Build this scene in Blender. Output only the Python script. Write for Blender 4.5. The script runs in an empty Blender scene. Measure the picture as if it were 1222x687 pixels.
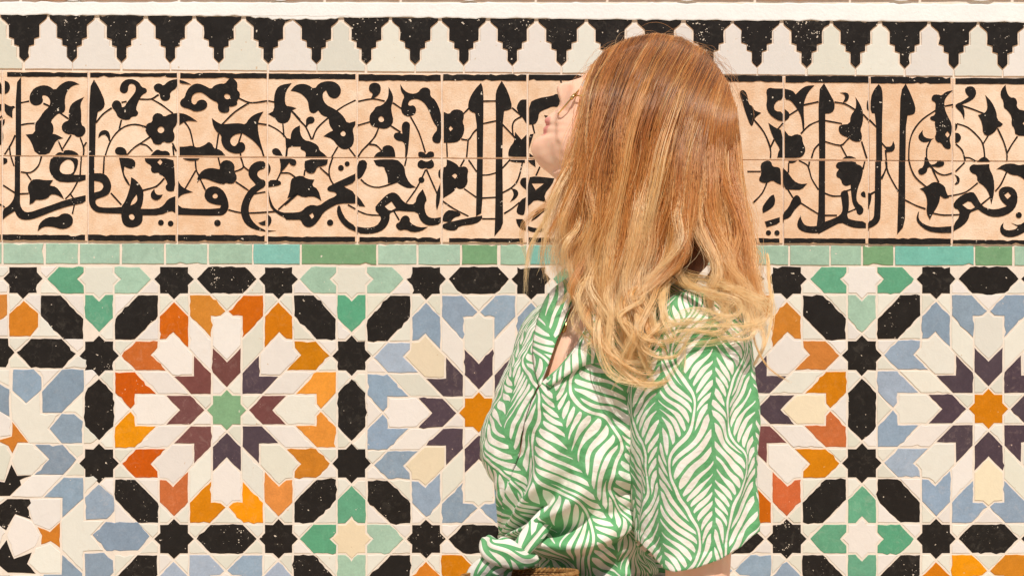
import bpy, bmesh, math, random
import numpy as np
from mathutils import Vector, Matrix, noise as mnoise
from mathutils.geometry import tessellate_polygon

random.seed(7)
scene = bpy.context.scene
COL = scene.collection

# ------------------------------------------------------------------ camera, world, sun, exposure
S = 0.00115                  # metres per photo unit on the wall plane
ZC = 1.295                   # height of the view axis above the floor
D = 3.2                      # camera distance from the wall
cam_data = bpy.data.cameras.new("camera")
cam = bpy.data.objects.new("camera", cam_data)
COL.objects.link(cam)
cam.location = (0.0, -D, ZC)
cam.rotation_euler = (math.radians(90), 0, 0)
cam_data.sensor_width = 36.0
cam_data.lens = 36.0 * D / (1222 * S)
cam_data.clip_start = 0.05
cam_data.clip_end = 500.0
scene.camera = cam

SUN_EL, SUN_AZ = math.radians(50), math.radians(6)      # high in front of the wall, a little to the right
sun_dir = Vector((math.sin(SUN_AZ) * math.cos(SUN_EL), -math.cos(SUN_AZ) * math.cos(SUN_EL), math.sin(SUN_EL)))
world = bpy.data.worlds.new("World")
scene.world = world
world.use_nodes = True
wn = world.node_tree.nodes
bg = wn["Background"]
sky = wn.new("ShaderNodeTexSky")
sky.sky_type = 'NISHITA'
sky.sun_disc = False
sky.sun_elevation = SUN_EL
sky.sun_rotation = math.pi - SUN_AZ
world.node_tree.links.new(sky.outputs[0], bg.inputs[0])
bg.inputs[1].default_value = 0.065
sun_data = bpy.data.lights.new("sun", 'SUN')
sun_data.energy = 5.0
sun_data.angle = math.radians(0.5)
sun_data.color = (1.0, 0.955, 0.90)
sun = bpy.data.objects.new("sun", sun_data)
COL.objects.link(sun)
sun.rotation_euler = sun_dir.to_track_quat('Z', 'Y').to_euler()
sun.location = sun_dir * 8
vs = scene.view_settings
vs.view_transform = 'Standard'
vs.look = 'None'
vs.exposure = -0.46
vs.gamma = 1.0
vs.use_curve_mapping = False

# ------------------------------------------------------------------ helpers
def W(px, py):
    """photo unit on the wall plane -> world x, z"""
    return ((px - 611.0) * S, ZC + (343.5 - py) * S)

def lin(c):
    c = c / 255.0
    return c / 12.92 if c <= 0.04045 else ((c + 0.055) / 1.055) ** 2.4

def rgb(r, g, b, k=0.9):
    return (lin(r) * k, lin(g) * k, lin(b) * k, 1.0)

class NG:
    """tiny node expression helper"""
    def __init__(self, nt):
        self.nt = nt
    def node(self, t, **kw):
        n = self.nt.nodes.new(t)
        for k, v in kw.items():
            setattr(n, k, v)
        return n
    def put(self, sock, v):
        if isinstance(v, E):
            v = v.s
        if isinstance(v, bpy.types.NodeSocket):
            self.nt.links.new(v, sock)
        else:
            sock.default_value = v
    def m(self, op, a, b=None, c=None):
        n = self.node("ShaderNodeMath", operation=op)
        self.put(n.inputs[0], a)
        if b is not None:
            self.put(n.inputs[1], b)
        if c is not None:
            self.put(n.inputs[2], c)
        return E(self, n.outputs[0])
    def mix(self, f, a, b):
        n = self.node("ShaderNodeMix", data_type='RGBA')
        self.put(n.inputs[0], f)
        self.put(n.inputs[6], a)
        self.put(n.inputs[7], b)
        return n.outputs[2]
    def noise(self, vec, scale, detail=3, rough=0.55, out=0, dist=0.0):
        n = self.node("ShaderNodeTexNoise")
        if vec is not None:
            self.put(n.inputs["Vector"], vec)
        n.inputs["Scale"].default_value = scale
        n.inputs["Detail"].default_value = detail
        n.inputs["Roughness"].default_value = rough
        n.inputs["Distortion"].default_value = dist
        return E(self, n.outputs[out]) if out == 0 else n.outputs[out]
    def rng(self, v, a, b, c=0.0, d=1.0):
        n = self.node("ShaderNodeMapRange")
        self.put(n.inputs[0], v)
        self.put(n.inputs[1], a); self.put(n.inputs[2], b)
        self.put(n.inputs[3], c); self.put(n.inputs[4], d)
        return E(self, n.outputs[0])

class E:
    def __init__(self, g, s):
        self.g, self.s = g, s
    def __add__(self, o): return self.g.m('ADD', self, o)
    __radd__ = __add__
    def __sub__(self, o): return self.g.m('SUBTRACT', self, o)
    def __rsub__(self, o): return self.g.m('SUBTRACT', o, self)
    def __mul__(self, o): return self.g.m('MULTIPLY', self, o)
    __rmul__ = __mul__
    def __truediv__(self, o): return self.g.m('DIVIDE', self, o)

def new_mat(name, rough=0.5, spec=0.4):
    m = bpy.data.materials.new(name)
    m.use_nodes = True
    b = m.node_tree.nodes["Principled BSDF"]
    b.inputs["Roughness"].default_value = rough
    b.inputs["Specular IOR Level"].default_value = spec
    return m, NG(m.node_tree), b

MATS = {}
def glaze(name, col, speck=0.25, vary=0.12, rough=0.32, spec_col=(0.72, 0.6, 0.47, 1), mott=0.5):
    """hand-made glazed tile: uneven colour, pinholes and chips through to the clay"""
    if name in MATS:
        return MATS[name]
    m, g, b = new_mat(name, rough, 0.22)
    geo = g.node("ShaderNodeNewGeometry").outputs["Position"]
    oi = g.node("ShaderNodeObjectInfo").outputs["Random"]
    rnd = E(g, oi)
    hs = g.node("ShaderNodeHueSaturation")
    hs.inputs["Color"].default_value = col
    cloud = g.noise(geo, 52, 5, 0.68, dist=0.6)
    fine = g.noise(geo, 420, 2, 0.5)
    g.put(hs.inputs["Value"], (rnd - 0.5) * (2 * vary) + 1.0 + (cloud - 0.5) * mott + (fine - 0.5) * (mott * 0.6))
    g.put(hs.inputs["Hue"], g.m('FRACT', rnd * 7.31) * 0.010 + 0.495)
    g.put(hs.inputs["Saturation"], g.m('FRACT', rnd * 13.7) * 0.16 + 0.92)
    # pinholes
    v = g.node("ShaderNodeTexVoronoi")
    g.put(v.inputs["Vector"], geo)
    v.inputs["Scale"].default_value = 330
    area = g.noise(geo, 60, 3, 0.6)
    thr = (g.m('POWER', g.m('FRACT', rnd * 5.77), 2.5) * 1.15 + 0.12) * speck
    pin = g.m('LESS_THAN', E(g, v.outputs["Distance"]), g.rng(area, 0.48, 0.68, 0.0, 1.0) * thr)
    chipn = g.noise(geo, 170, 2, 0.5)
    chip = g.m('GREATER_THAN', chipn, 0.755 - speck * 0.08)
    f = g.m('MAXIMUM', pin, chip)
    worn = g.rng(g.noise(geo, 85, 6, 0.75, dist=1.0), 0.52, 0.74) * (g.m('FRACT', rnd * 3.91) * 0.34 + 0.06)
    scuff = g.m('MAXIMUM', f, worn * min(1.0, vary * 9))
    g.put(b.inputs["Base Color"], g.mix(scuff, hs.outputs[0], spec_col))
    g.put(b.inputs["Roughness"], g.rng(cloud, 0.3, 0.7, rough - 0.06, rough + 0.14))
    bump = g.node("ShaderNodeBump")
    bump.inputs["Strength"].default_value = 0.25
    bump.inputs["Distance"].default_value = 0.002
    g.put(bump.inputs["Height"], cloud + fine * 0.12 - f * 0.25)
    g.nt.links.new(bump.outputs[0], b.inputs["Normal"])
    MATS[name] = m
    return m

def plain(name, col, rough=0.8, amt=0.25, scale=60, bump=0.35, spec=0.25, col2=None, dist=0.002):
    if name in MATS:
        return MATS[name]
    m, g, b = new_mat(name, rough, spec)
    geo = g.node("ShaderNodeNewGeometry").outputs["Position"]
    n1 = g.noise(geo, scale, 5, 0.62)
    n2 = g.noise(geo, scale * 9, 3, 0.55)
    c2 = col2 or tuple(x * (1 - amt) for x in col[:3]) + (1,)
    rnd = E(g, g.node("ShaderNodeObjectInfo").outputs["Random"])
    f = g.rng(n1 * 0.7 + n2 * 0.3 + (rnd - 0.5) * 0.2, 0.36, 0.66)
    g.put(b.inputs["Base Color"], g.mix(f, c2, col))
    bp = g.node("ShaderNodeBump")
    bp.inputs["Strength"].default_value = bump
    bp.inputs["Distance"].default_value = dist
    g.put(bp.inputs["Height"], n1 * 0.5 + n2 * 0.5)
    g.nt.links.new(bp.outputs[0], b.inputs["Normal"])
    MATS[name] = m
    return m

def link(name, me, parent=None, loc=(0, 0, 0)):
    o = bpy.data.objects.new(name, me)
    COL.objects.link(o)
    o.location = loc
    if parent is not None:
        o.parent = parent
    return o

def empty(name, loc=(0, 0, 0), parent=None):
    o = bpy.data.objects.new(name, None)
    o.empty_display_size = 0.05
    COL.objects.link(o)
    o.location = loc
    if parent is not None:
        o.parent = parent
    return o

def tag(o, label, cat, group=None):
    o["label"] = label
    o["category"] = cat
    if group:
        o["group"] = group

def area2(p):
    return 0.5 * sum(p[i][0] * p[(i + 1) % len(p)][1] - p[(i + 1) % len(p)][0] * p[i][1] for i in range(len(p)))

def inset(p, d):
    """move every edge of a polygon inwards by d (works for either winding)"""
    n = len(p)
    sgn = 1 if area2(p) > 0 else -1
    out = []
    for i in range(n):
        a, b, c = p[i - 1], p[i], p[(i + 1) % n]
        e1 = (b[0] - a[0], b[1] - a[1]); e2 = (c[0] - b[0], c[1] - b[1])
        l1 = math.hypot(*e1) or 1e-6; l2 = math.hypot(*e2) or 1e-6
        n1 = (-e1[1] / l1 * sgn, e1[0] / l1 * sgn); n2 = (-e2[1] / l2 * sgn, e2[0] / l2 * sgn)
        k = 1 + n1[0] * n2[0] + n1[1] * n2[1]
        k = max(k, 0.35)
        out.append((b[0] + d * (n1[0] + n2[0]) / k, b[1] + d * (n1[1] + n2[1]) / k))
    return out

def clip_half(p, y0):
    """keep the part of the polygon below the line y = y0 (photo y grows downwards)"""
    out = []
    n = len(p)
    for i in range(n):
        a, b = p[i], p[(i + 1) % n]
        ia, ib = a[1] >= y0, b[1] >= y0
        if ia:
            out.append(a)
        if ia != ib:
            t = (y0 - a[1]) / (b[1] - a[1])
            out.append((a[0] + t * (b[0] - a[0]), y0))
    return out

def roughen(p, seg, amp, chip=0.0):
    out = []
    n = len(p)
    for i in range(n):
        a, b = p[i], p[(i + 1) % n]
        L = math.hypot(b[0] - a[0], b[1] - a[1])
        k = max(1, int(L / seg))
        nx, ny = ((b[1] - a[1]) / (L or 1), -(b[0] - a[0]) / (L or 1))
        bow = random.gauss(0, amp * 0.7)
        for j in range(k):
            t = (j + (random.uniform(-0.25, 0.25) if j else 0)) / k
            d = random.gauss(0, amp * (0.55 if j else 0.45)) + bow * math.sin(math.pi * t)
            if chip and j and random.random() < chip:
                d += -random.uniform(0.5, 1.9)
            out.append((a[0] + t * (b[0] - a[0]) + nx * d, a[1] + t * (b[1] - a[1]) + ny * d))
    return out

def prism(name, loops, y_top, y_bot, mats, parent, bevel=0.0, cuts=None, tilt=0.0):
    """solid from photo-unit outlines on the wall: loops[0] outer, others holes; y_top / y_bot world depth"""
    outer = loops[0]
    if area2([(x, -y) for x, y in outer]) < 0:
        outer = outer[::-1]
    L = [outer]
    for h in loops[1:]:
        if area2([(x, -y) for x, y in h]) > 0:
            h = h[::-1]
        L.append(h)
    cx = sum(p[0] for p in outer) / len(outer); cy = sum(p[1] for p in outer) / len(outer)
    ox, oz = W(cx, cy)
    tops = [inset(L[0], bevel)] + L[1:] if bevel else L
    verts, faces, mi = [], [], []
    flat = []
    tx, tz = random.uniform(-tilt, tilt), random.uniform(-tilt, tilt)
    def yt(x, z):
        return y_top + tx * (x - ox) + tz * (z - oz)
    for lp in tops:
        base = len(verts)
        for p in lp:
            x, z = W(*p)
            verts.append((x - ox, yt(x, z), z - oz)); flat.append((x, z))
    tris = tessellate_polygon([[Vector((W(*p)[0], W(*p)[1], 0)) for p in lp] for lp in tops])
    for t in tris:
        a, b, c = (flat[i] for i in t)
        s = (b[0] - a[0]) * (c[1] - a[1]) - (c[0] - a[0]) * (b[1] - a[1])
        if abs(s) < 1e-14:
            continue
        faces.append(tuple(t) if s > 0 else tuple(t[::-1])); mi.append(0)
    off = 0
    for li, lp in enumerate(L):
        n = len(lp)
        ring = [off + i for i in range(n)]
        if bevel and li == 0:
            b0 = len(verts)
            for p in lp:
                x, z = W(*p)
                verts.append((x - ox, yt(x, z) + 0.0005, z - oz))
            for i in range(n):
                j = (i + 1) % n
                faces.append((ring[i], b0 + i, b0 + j, ring[j])); mi.append(0)
            ring = [b0 + i for i in range(n)]
        b1 = len(verts)
        for p in lp:
            x, z = W(*p)
            verts.append((x - ox, y_bot, z - oz))
        for i in range(n):
            j = (i + 1) % n
            faces.append((ring[i], b1 + i, b1 + j, ring[j])); mi.append(1 if len(mats) > 1 else 0)
        off += n
    me = bpy.data.meshes.new(name)
    me.from_pydata(verts, [], faces)
    for m in mats:
        me.materials.append(m)
    me.polygons.foreach_set("material_index", mi)
    me.update()
    if cuts:
        bm = bmesh.new(); bm.from_mesh(me)
        for axis, co, half in cuts:
            no = Vector((1, 0, 0)) if axis == 'x' else Vector((0, 0, 1))
            c0 = (co - ox) if axis == 'x' else (co - oz)
            P1 = no * (c0 - half); P2 = no * (c0 + half)
            for P in (P1, P2):
                bmesh.ops.bisect_plane(bm, geom=bm.verts[:] + bm.edges[:] + bm.faces[:], plane_co=P, plane_no=no)
            dead = [f for f in bm.faces if c0 - half < f.calc_center_median().dot(no) < c0 + half]
            bmesh.ops.delete(bm, geom=dead, context='FACES')
        bm.to_mesh(me); bm.free()
    o = link(name, me, parent, (ox, 0, oz))
    return o

def box_mesh(name, x0, x1, y0, y1, z0, z1, bev=0.0):
    bm = bmesh.new()
    bmesh.ops.create_cube(bm, size=1)
    for v in bm.verts:
        v.co = Vector((x0 + (v.co.x + .5) * (x1 - x0), y0 + (v.co.y + .5) * (y1 - y0), z0 + (v.co.z + .5) * (z1 - z0)))
    if bev:
        bmesh.ops.bevel(bm, geom=bm.edges[:], offset=bev, segments=2, affect='EDGES')
    me = bpy.data.meshes.new(name)
    bm.to_mesh(me); bm.free()
    return me
# ------------------------------------------------------------------ the setting: courtyard floor
floor_mat = plain("floor_stone", rgb(214, 196, 170), 0.85, 0.2, 3.0, 0.2)
me = bpy.data.meshes.new("courtyard_floor")
me.from_pydata([(-40, -60, 0), (40, -60, 0), (40, 0.02, 0), (-40, 0.02, 0)], [], [(0, 1, 2, 3)])
me.materials.append(floor_mat)
o = link("courtyard_floor", me); o["kind"] = "structure"

# ------------------------------------------------------------------ the tiled wall
wall = empty("tiled_wall", (0, 0, 0))
tag(wall, "Moroccan mosaic wall of star tiles under a carved black inscription band", "wall")
grout = plain("grout", rgb(248, 232, 214, 0.92), 0.9, 0.12, 90, 0.5)
plaster = plain("white_plaster", rgb(255, 250, 244, 0.97), 0.88, 0.1, 26, 0.35, dist=0.003)
terra = plain("terracotta", rgb(222, 160, 112, 0.9), 0.85, 0.3, 40, 0.6)
clay = plain("clay_bisque", rgb(248, 220, 192, 0.97), 0.85, 0.2, 45, 0.7, col2=rgb(236, 194, 156, 0.94))
clay_side = plain("clay_edge", rgb(244, 214, 182, 0.95), 0.9, 0.1, 80, 0.2)

me = box_mesh("wall_bed", -6, 6, 0.0, 0.30, -0.02, 3.4)
me.materials.append(grout)
link("wall_bed", me, wall)

BLACK = glaze("glaze_black", rgb(40, 34, 30, 0.7), 0.36, 0.02, 0.4, mott=0.6)
RELIEF = glaze("glaze_relief_black", rgb(38, 32, 28, 0.65), 0.2, 0.015, 0.42, mott=0.4)
CREAM = glaze("glaze_cream", rgb(243, 237, 222, 0.86), 0.06, 0.06, 0.42, spec_col=rgb(222, 196, 166), mott=0.1)
PINKW = glaze("glaze_pinkish_white", rgb(246, 236, 226, 0.86), 0.06, 0.05, 0.42, spec_col=rgb(222, 196, 166), mott=0.1)
GREENW = glaze("glaze_greenish_white", rgb(236, 231, 214, 0.86), 0.06, 0.05, 0.42, spec_col=rgb(222, 196, 166), mott=0.1)
YELW = glaze("glaze_straw_white", rgb(243, 224, 190, 0.9), 0.08, 0.05, 0.42, spec_col=rgb(222, 190, 150), mott=0.12)
OCHRE = glaze("glaze_ochre", rgb(212, 126, 0, 0.92), 0.16, 0.08, 0.34, spec_col=rgb(236, 176, 110))
ORANGE = glaze("glaze_orange", rgb(240, 152, 10, 0.92), 0.16, 0.08, 0.34, spec_col=rgb(244, 196, 130))
RUST = glaze("glaze_rust", rgb(206, 98, 6, 0.92), 0.3, 0.07, 0.34, spec_col=rgb(244, 190, 150))
PEACH = glaze("glaze_light_orange", rgb(236, 150, 60, 0.9), 0.2, 0.05, 0.34, spec_col=rgb(244, 200, 150))
PURPLE = glaze("glaze_purple", rgb(122, 74, 70), 0.2, 0.08, 0.36, spec_col=rgb(210, 180, 165))
VIOLET = glaze("glaze_dark_violet", rgb(84, 68, 76), 0.14, 0.08, 0.36, spec_col=rgb(210, 180, 165))
BLUE = glaze("glaze_blue", rgb(150, 168, 186), 0.1, 0.09, 0.36, spec_col=rgb(226, 210, 196))
PALEB = glaze("glaze_pale_blue", rgb(172, 184, 200), 0.1, 0.05, 0.36, spec_col=rgb(226, 210, 196))
GREYB = glaze("glaze_grey_blue", rgb(140, 156, 172), 0.12, 0.05, 0.36, spec_col=rgb(226, 210, 196))
GREEN = glaze("glaze_green", rgb(104, 170, 134), 0.14, 0.06, 0.36, spec_col=rgb(226, 216, 196))
SAGE = glaze("glaze_sage_green", rgb(138, 176, 136), 0.12, 0.05, 0.36, spec_col=rgb(226, 216, 196))
AQUA = glaze("glaze_aqua", rgb(172, 202, 178), 0.16, 0.05, 0.36, spec_col=rgb(230, 220, 200))
CYAN = glaze("glaze_cyan", rgb(128, 192, 176), 0.1, 0.05, 0.36, spec_col=rgb(230, 220, 200))
DKGREEN = glaze("glaze_dark_green", rgb(128, 168, 126), 0.16, 0.04, 0.36, spec_col=rgb(230, 220, 200))

# ---- ledge, brick course above
def strip(x0, x1, top, bot, seg=9, amp=0.5):
    """outline with wandering top and bottom edges; top / bot are functions of x"""
    n = max(2, int((x1 - x0) / seg))
    up = [(x0 + (x1 - x0) * i / n, top(x0 + (x1 - x0) * i / n) + random.gauss(0, amp)) for i in range(n + 1)]
    dn = [(x1 - (x1 - x0) * i / n, bot(x1 - (x1 - x0) * i / n) + random.gauss(0, amp)) for i in range(n + 1)]
    return up + dn
ytop = lambda x: 17.2 + 0.0078 * x
ledge = prism("plaster_ledge", [strip(-420, 1640, lambda x: 3.0 + 0.002 * x, lambda x: ytop(x) + 0.6, 7, 0.55)], -0.0036, 0.001, [plaster], wall, bevel=1.2)
prism("plaster_smear", [strip(300, 420, lambda x: ytop(x) - 3, lambda x: ytop(x) + 3.0 * math.sin((x - 300) / 120 * math.pi) + 1, 5, 0.9)], -0.0031, 0.001, [plaster], wall, bevel=0.8)
course = empty("brick_course", (0, 0, 0), wall)
xb = -400
while xb < 1640:
    wd = random.uniform(60, 120)
    for row in range(3):
        off = (row % 2) * 34
        prism("brick", [roughen([(xb + off + 1.5, -98 + row * 33), (xb + off + wd, -98 + row * 33), (xb + off + wd, -68 + row * 33 + (2.0 if row == 2 else 0)), (xb + off + 1.5, -68 + row * 33 + (2.0 if row == 2 else 0))], 12, 0.5)], -0.003 - random.random() * 0.001, 0.001, [terra], course, bevel=1.0)
    xb += wd + 1.5
for cx_, r_ in ((88, 17), (335, 15), (1075, 19), (1170, 21), (560, 14), (820, 16)):
    pts = [(cx_ + r_ * math.cos(a), -10 + 12 * math.sin(a)) for a in [i * math.pi / 10 for i in range(20)]]
    prism("stucco_lobe", [pts], -0.0055, 0.0, [plaster], course, bevel=1.5)

# ---- stepped merlon frieze
frieze = empty("merlon_frieze", (0, 0, 0), wall)
prof = [(28.2, 0), (27.6, 5), (18.8, 12.5), (18.8, 27.5), (12.6, 29.5), (12.6, 36.5), (6.6, 38.3), (6.6, 50.5), (0, 57.2)]
prof_c = [(29.2, 3.5), (27.6, 5), (18.8, 12.5), (18.8, 27.5), (12.6, 29.5), (12.6, 36.5), (6.6, 38.3), (6.6, 50.5), (0, 57.2), (0, 66.0)]
for i in range(-3, 26):
    cx_ = 27.8 + 58.42 * i + random.gauss(0, 0.5)
    y0 = ytop(cx_)
    sx = random.uniform(0.96, 1.02)
    P = [(cx_ + a * sx, y0 + b) for a, b in prof] + [(cx_ - a * sx, y0 + b) for a, b in prof[-2::-1]]
    prism("black_merlon", [roughen(inset(P, 0.7), 5.0, 0.24, 0.08)], -0.0018 - random.random() * 0.0005, 0.001, [BLACK, clay_side], frieze, bevel=0.5)
    Q = [(cx_ + a, y0 + b) for a, b in prof_c] + [(cx_ + 58.42 - a, y0 + 0.45 + b) for a, b in prof_c[-1::-1]][0:]
    Q = [(cx_ + a, y0 + b) for a, b in prof_c] + [(cx_ + 58.42 - a, y0 + 0.45 + b) for a, b in prof_c[::-1]]
    Q = Q[:len(prof_c)] + Q[len(prof_c):]
    Q = [Q[0]] + Q[1:-1]
    prism("cream_merlon", [roughen(inset(Q, 1.0), 6.0, 0.25)], -0.0017 - random.random() * 0.0005, 0.001, [[PINKW, PINKW, CREAM, PINKW, GREENW][random.randrange(5)], clay_side], frieze, bevel=0.6)

# ---- green border
border = empty("green_border", (0, 0, 0), wall)
gb = [(-96, -50, AQUA), (-48, 2, AQUA), (4, 52.4, AQUA), (54.6, 93.4, AQUA), (95.4, 143, AQUA), (145.4, 196, AQUA), (198, 247.4, AQUA), (249.4, 301, AQUA), (302.6, 358, CYAN),
      (360, 449.4, DKGREEN), (451.2, 497.2, AQUA), (499.2, 549.2, AQUA), (551, 593.6, DKGREEN), (597.2, 628.6, AQUA), (632, 676, CYAN), (678, 722, AQUA), (724, 770, GREEN),
      (772, 815, AQUA), (817, 862, AQUA), (864, 900, AQUA), (902, 940.6, AQUA), (942.6, 989.6, AQUA), (991.4, 1027.6, AQUA), (1029.6, 1066, DKGREEN), (1068, 1162, CYAN),
      (1163.6, 1208, DKGREEN), (1210.4, 1256, AQUA), (1258, 1300, AQUA), (1302, 1350, AQUA)] + [(1352 + 48 * i, 1398 + 48 * i, AQUA) for i in range(6)] + [(-336 + 48 * i, -290 + 48 * i, AQUA) for i in range(5)]
for x0, x1, m in gb:
    t0, t1 = 290.3 + 0.0027 * x0, 290.3 + 0.0027 * x1
    b0, b1 = 314.6 + 0.0018 * x0, 314.6 + 0.0018 * x1
    prism("border_tile", [roughen(inset([(x0, t0), (x1, t1), (x1, b1), (x0, b0)], 0.2), 6, 0.3, 0.05)], -0.0009 - random.random() * 0.0005, 0.001, [m, clay_side], border, bevel=0.7, tilt=0.01)

# ---- mosaic of star tiles
mosaic = empty("star_mosaic", (0, 0, 0), wall)
WHITES = [PINKW, CREAM, GREENW, CREAM, PINKW, GREENW]
TOP = 317.4
def tile(name, poly, mat, g=1.15, amp=0.32, chip=0.05, seg=5.0):
    poly = clip_half(poly, TOP)
    if len(poly) < 3 or abs(area2(poly)) < 25:
        return
    p = roughen(inset(poly, g), seg, amp, chip)
    p = [(x, max(y, TOP + 0.2)) for x, y in p]
    prism(name, [p], -0.0005 - random.random() * 0.0004, 0.001, [mat, clay_side], mosaic, bevel=0.6, tilt=0.009)

h, R = 18.0, 18.0 * math.sqrt(2)
def star_pts(r=R):
    pts = []
    inner = h / math.cos(math.radians(22.5)) * (r / R)
    for i in range(8):
        a = math.radians(45 * i)
        pts.append((r * math.sin(a), r * math.cos(a)))
        a2 = a + math.radians(22.5)
        pts.append((inner * math.sin(a2), inner * math.cos(a2)))
    return pts
P0 = 153.4
ARROW = [(0, 25.4), (18, 43.5), (18, 75), (0, 57.5), (-18, 75), (-18, 43.5)]
SHIELD = [(0, 57.2), (18, 75), (18, 109), (7, 109.6), (0, 115.6), (-7, 109.6), (-18, 109), (-18, 75)]
TRI = [(0, 115.4), (20, 135.4), (-20, 135.4)]
HEX = [(38, 0), (20, 18), (-20, 18), (-38, 0), (-20, -18), (20, -18)]
RHOMB = [(18, 43.5), (18, 82.5), (45.6, 110), (45.6, 71)]
KITE_A = [(45.6, 110), (63.5, 128), (56, 135.4), (45.6, 135.4)]
KITE_B = [(20, 135.4), (38, 153.4), (45.5, 145.9), (45.5, 135.4)]
PETAL = [(0, 115.6), (20, 135.4), (45.6, 135.4), (45.6, 110), (18, 82.5), (18, 109), (7, 109.6)]
KITE_0 = [(0, 25.4), (18, 43.5), (18, 18), (7.46, 18)]
KITE_C = [(89, 153.4), (81.5, 145.9), (81.5, 135.4), (107, 135.4)]
TRI_C = [(107.1, 135.4), (135.4, 135.4), (135.4, 107.1)]

def rot(p, k, side=1):
    a = math.radians(45 * k)
    x, y = p[0] * side, p[1]
    return (x * math.cos(a) + y * math.sin(a), -x * math.sin(a) + y * math.cos(a))

CX = [118.3, 419.6, 722.0, 1028.6, 1331.0]
CY = [332.8, 642.4, 951.0]
rosettes = {  # key: (xL, xc, xR, yT, yc, yB)
    'a': (118.3, 270.8, 419.6, 332.8, 489.0, 642.4), 'b': (419.6, 571.4, 722.0, 332.8, 492.4, 642.4),
    'c': (722.0, 875.5, 1028.6, 332.8, 488.5, 642.4), 'd': (1028.6, 1179.6, 1331.0, 332.8, 487.6, 642.4),
    'a2': (118.3, 269.8, 419.6, 642.4, 797.0, 951.0), 'b2': (419.6, 571, 722.0, 642.4, 797, 951.0),
    'c2': (722.0, 875.5, 1028.6, 642.4, 797, 951.0), 'd2': (1028.6, 1179.6, 1331.0, 642.4, 797, 951.0),
    'e': (1331.0, 1482.0, 1633.0, 332.8, 489, 642.4), 'y': (-322.0, -171.0, -20.0, 332.8, 489, 642.4),
    'z': (-183.0, -32.4, 118.3, 332.8, 489.0, 642.4)}
def mapper(key):
    xL, xc, xR, yT, yc, yB = rosettes[key]
    def f(p):
        u, v = p
        x = xc + (u / P0 * (xR - xc) if u > 0 else u / P0 * (xc - xL))
        y = yc - (v / P0 * (yc - yT) if v > 0 else v / P0 * (yB - yc))
        return (x, y)
    return f

PET = {'a': {(0, -1): OCHRE, (0, 1): RUST, (1, -1): OCHRE, (1, 1): OCHRE, (2, -1): ORANGE, (2, 1): ORANGE, (3, -1): OCHRE, (3, 1): PEACH,
             (4, -1): ORANGE, (4, 1): OCHRE, (5, -1): RUST, (5, 1): RUST, (6, -1): ORANGE, (6, 1): RUST, (7, -1): RUST, (7, 1): RUST},
       'c': {(0, -1): OCHRE, (0, 1): OCHRE, (1, -1): OCHRE, (1, 1): OCHRE, (2, -1): OCHRE, (2, 1): RUST, (3, -1): OCHRE, (3, 1): RUST,
             (4, -1): RUST, (4, 1): RUST, (5, -1): OCHRE, (5, 1): RUST, (6, -1): ORANGE, (6, 1): OCHRE, (7, -1): OCHRE, (7, 1): OCHRE},
       'a2': {(0, -1): PALEB, (0, 1): BLUE, (7, 1): PALEB, (1, -1): PALEB}}
ARR = {'a': [PURPLE, VIOLET, PURPLE, VIOLET, VIOLET, PURPLE, PURPLE, PURPLE], 'b': [VIOLET] * 8,
       'c': [PURPLE, VIOLET, VIOLET, PURPLE, PURPLE, VIOLET, PURPLE, PURPLE], 'd': [VIOLET] * 8}
SHD = {'a': [PINKW, PINKW, CREAM, GREENW, PINKW, PINKW, PINKW, PINKW], 'b': [CREAM, PINKW, PINKW, YELW, CREAM, YELW, PINKW, YELW],
       'c': [CREAM, PINKW, YELW, PINKW, PINKW, PINKW, CREAM, CREAM], 'd': [CREAM, PINKW, CREAM, CREAM, YELW, CREAM, CREAM, CREAM]}
seen = []
def fresh(q):
    cx_ = sum(p[0] for p in q) / len(q); cy_ = sum(p[1] for p in q) / len(q)
    for a, b in seen:
        if abs(a - cx_) < 9 and abs(b - cy_) < 9:
            return False
    seen.append((cx_, cy_))
    return True
YMAX = 775
def put(name, pts, key, mat, **kw):
    f = mapper(key)
    q = [f(p) for p in pts]
    cy_ = sum(p[1] for p in q) / len(q)
    if cy_ > YMAX or min(p[0] for p in q) > (1640 if key == 'e' else 1330):
        return
    if name in ("star_tile", "hexagon_tile") and not fresh(q):
        return
    tile(name, q, mat, **kw)
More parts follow.
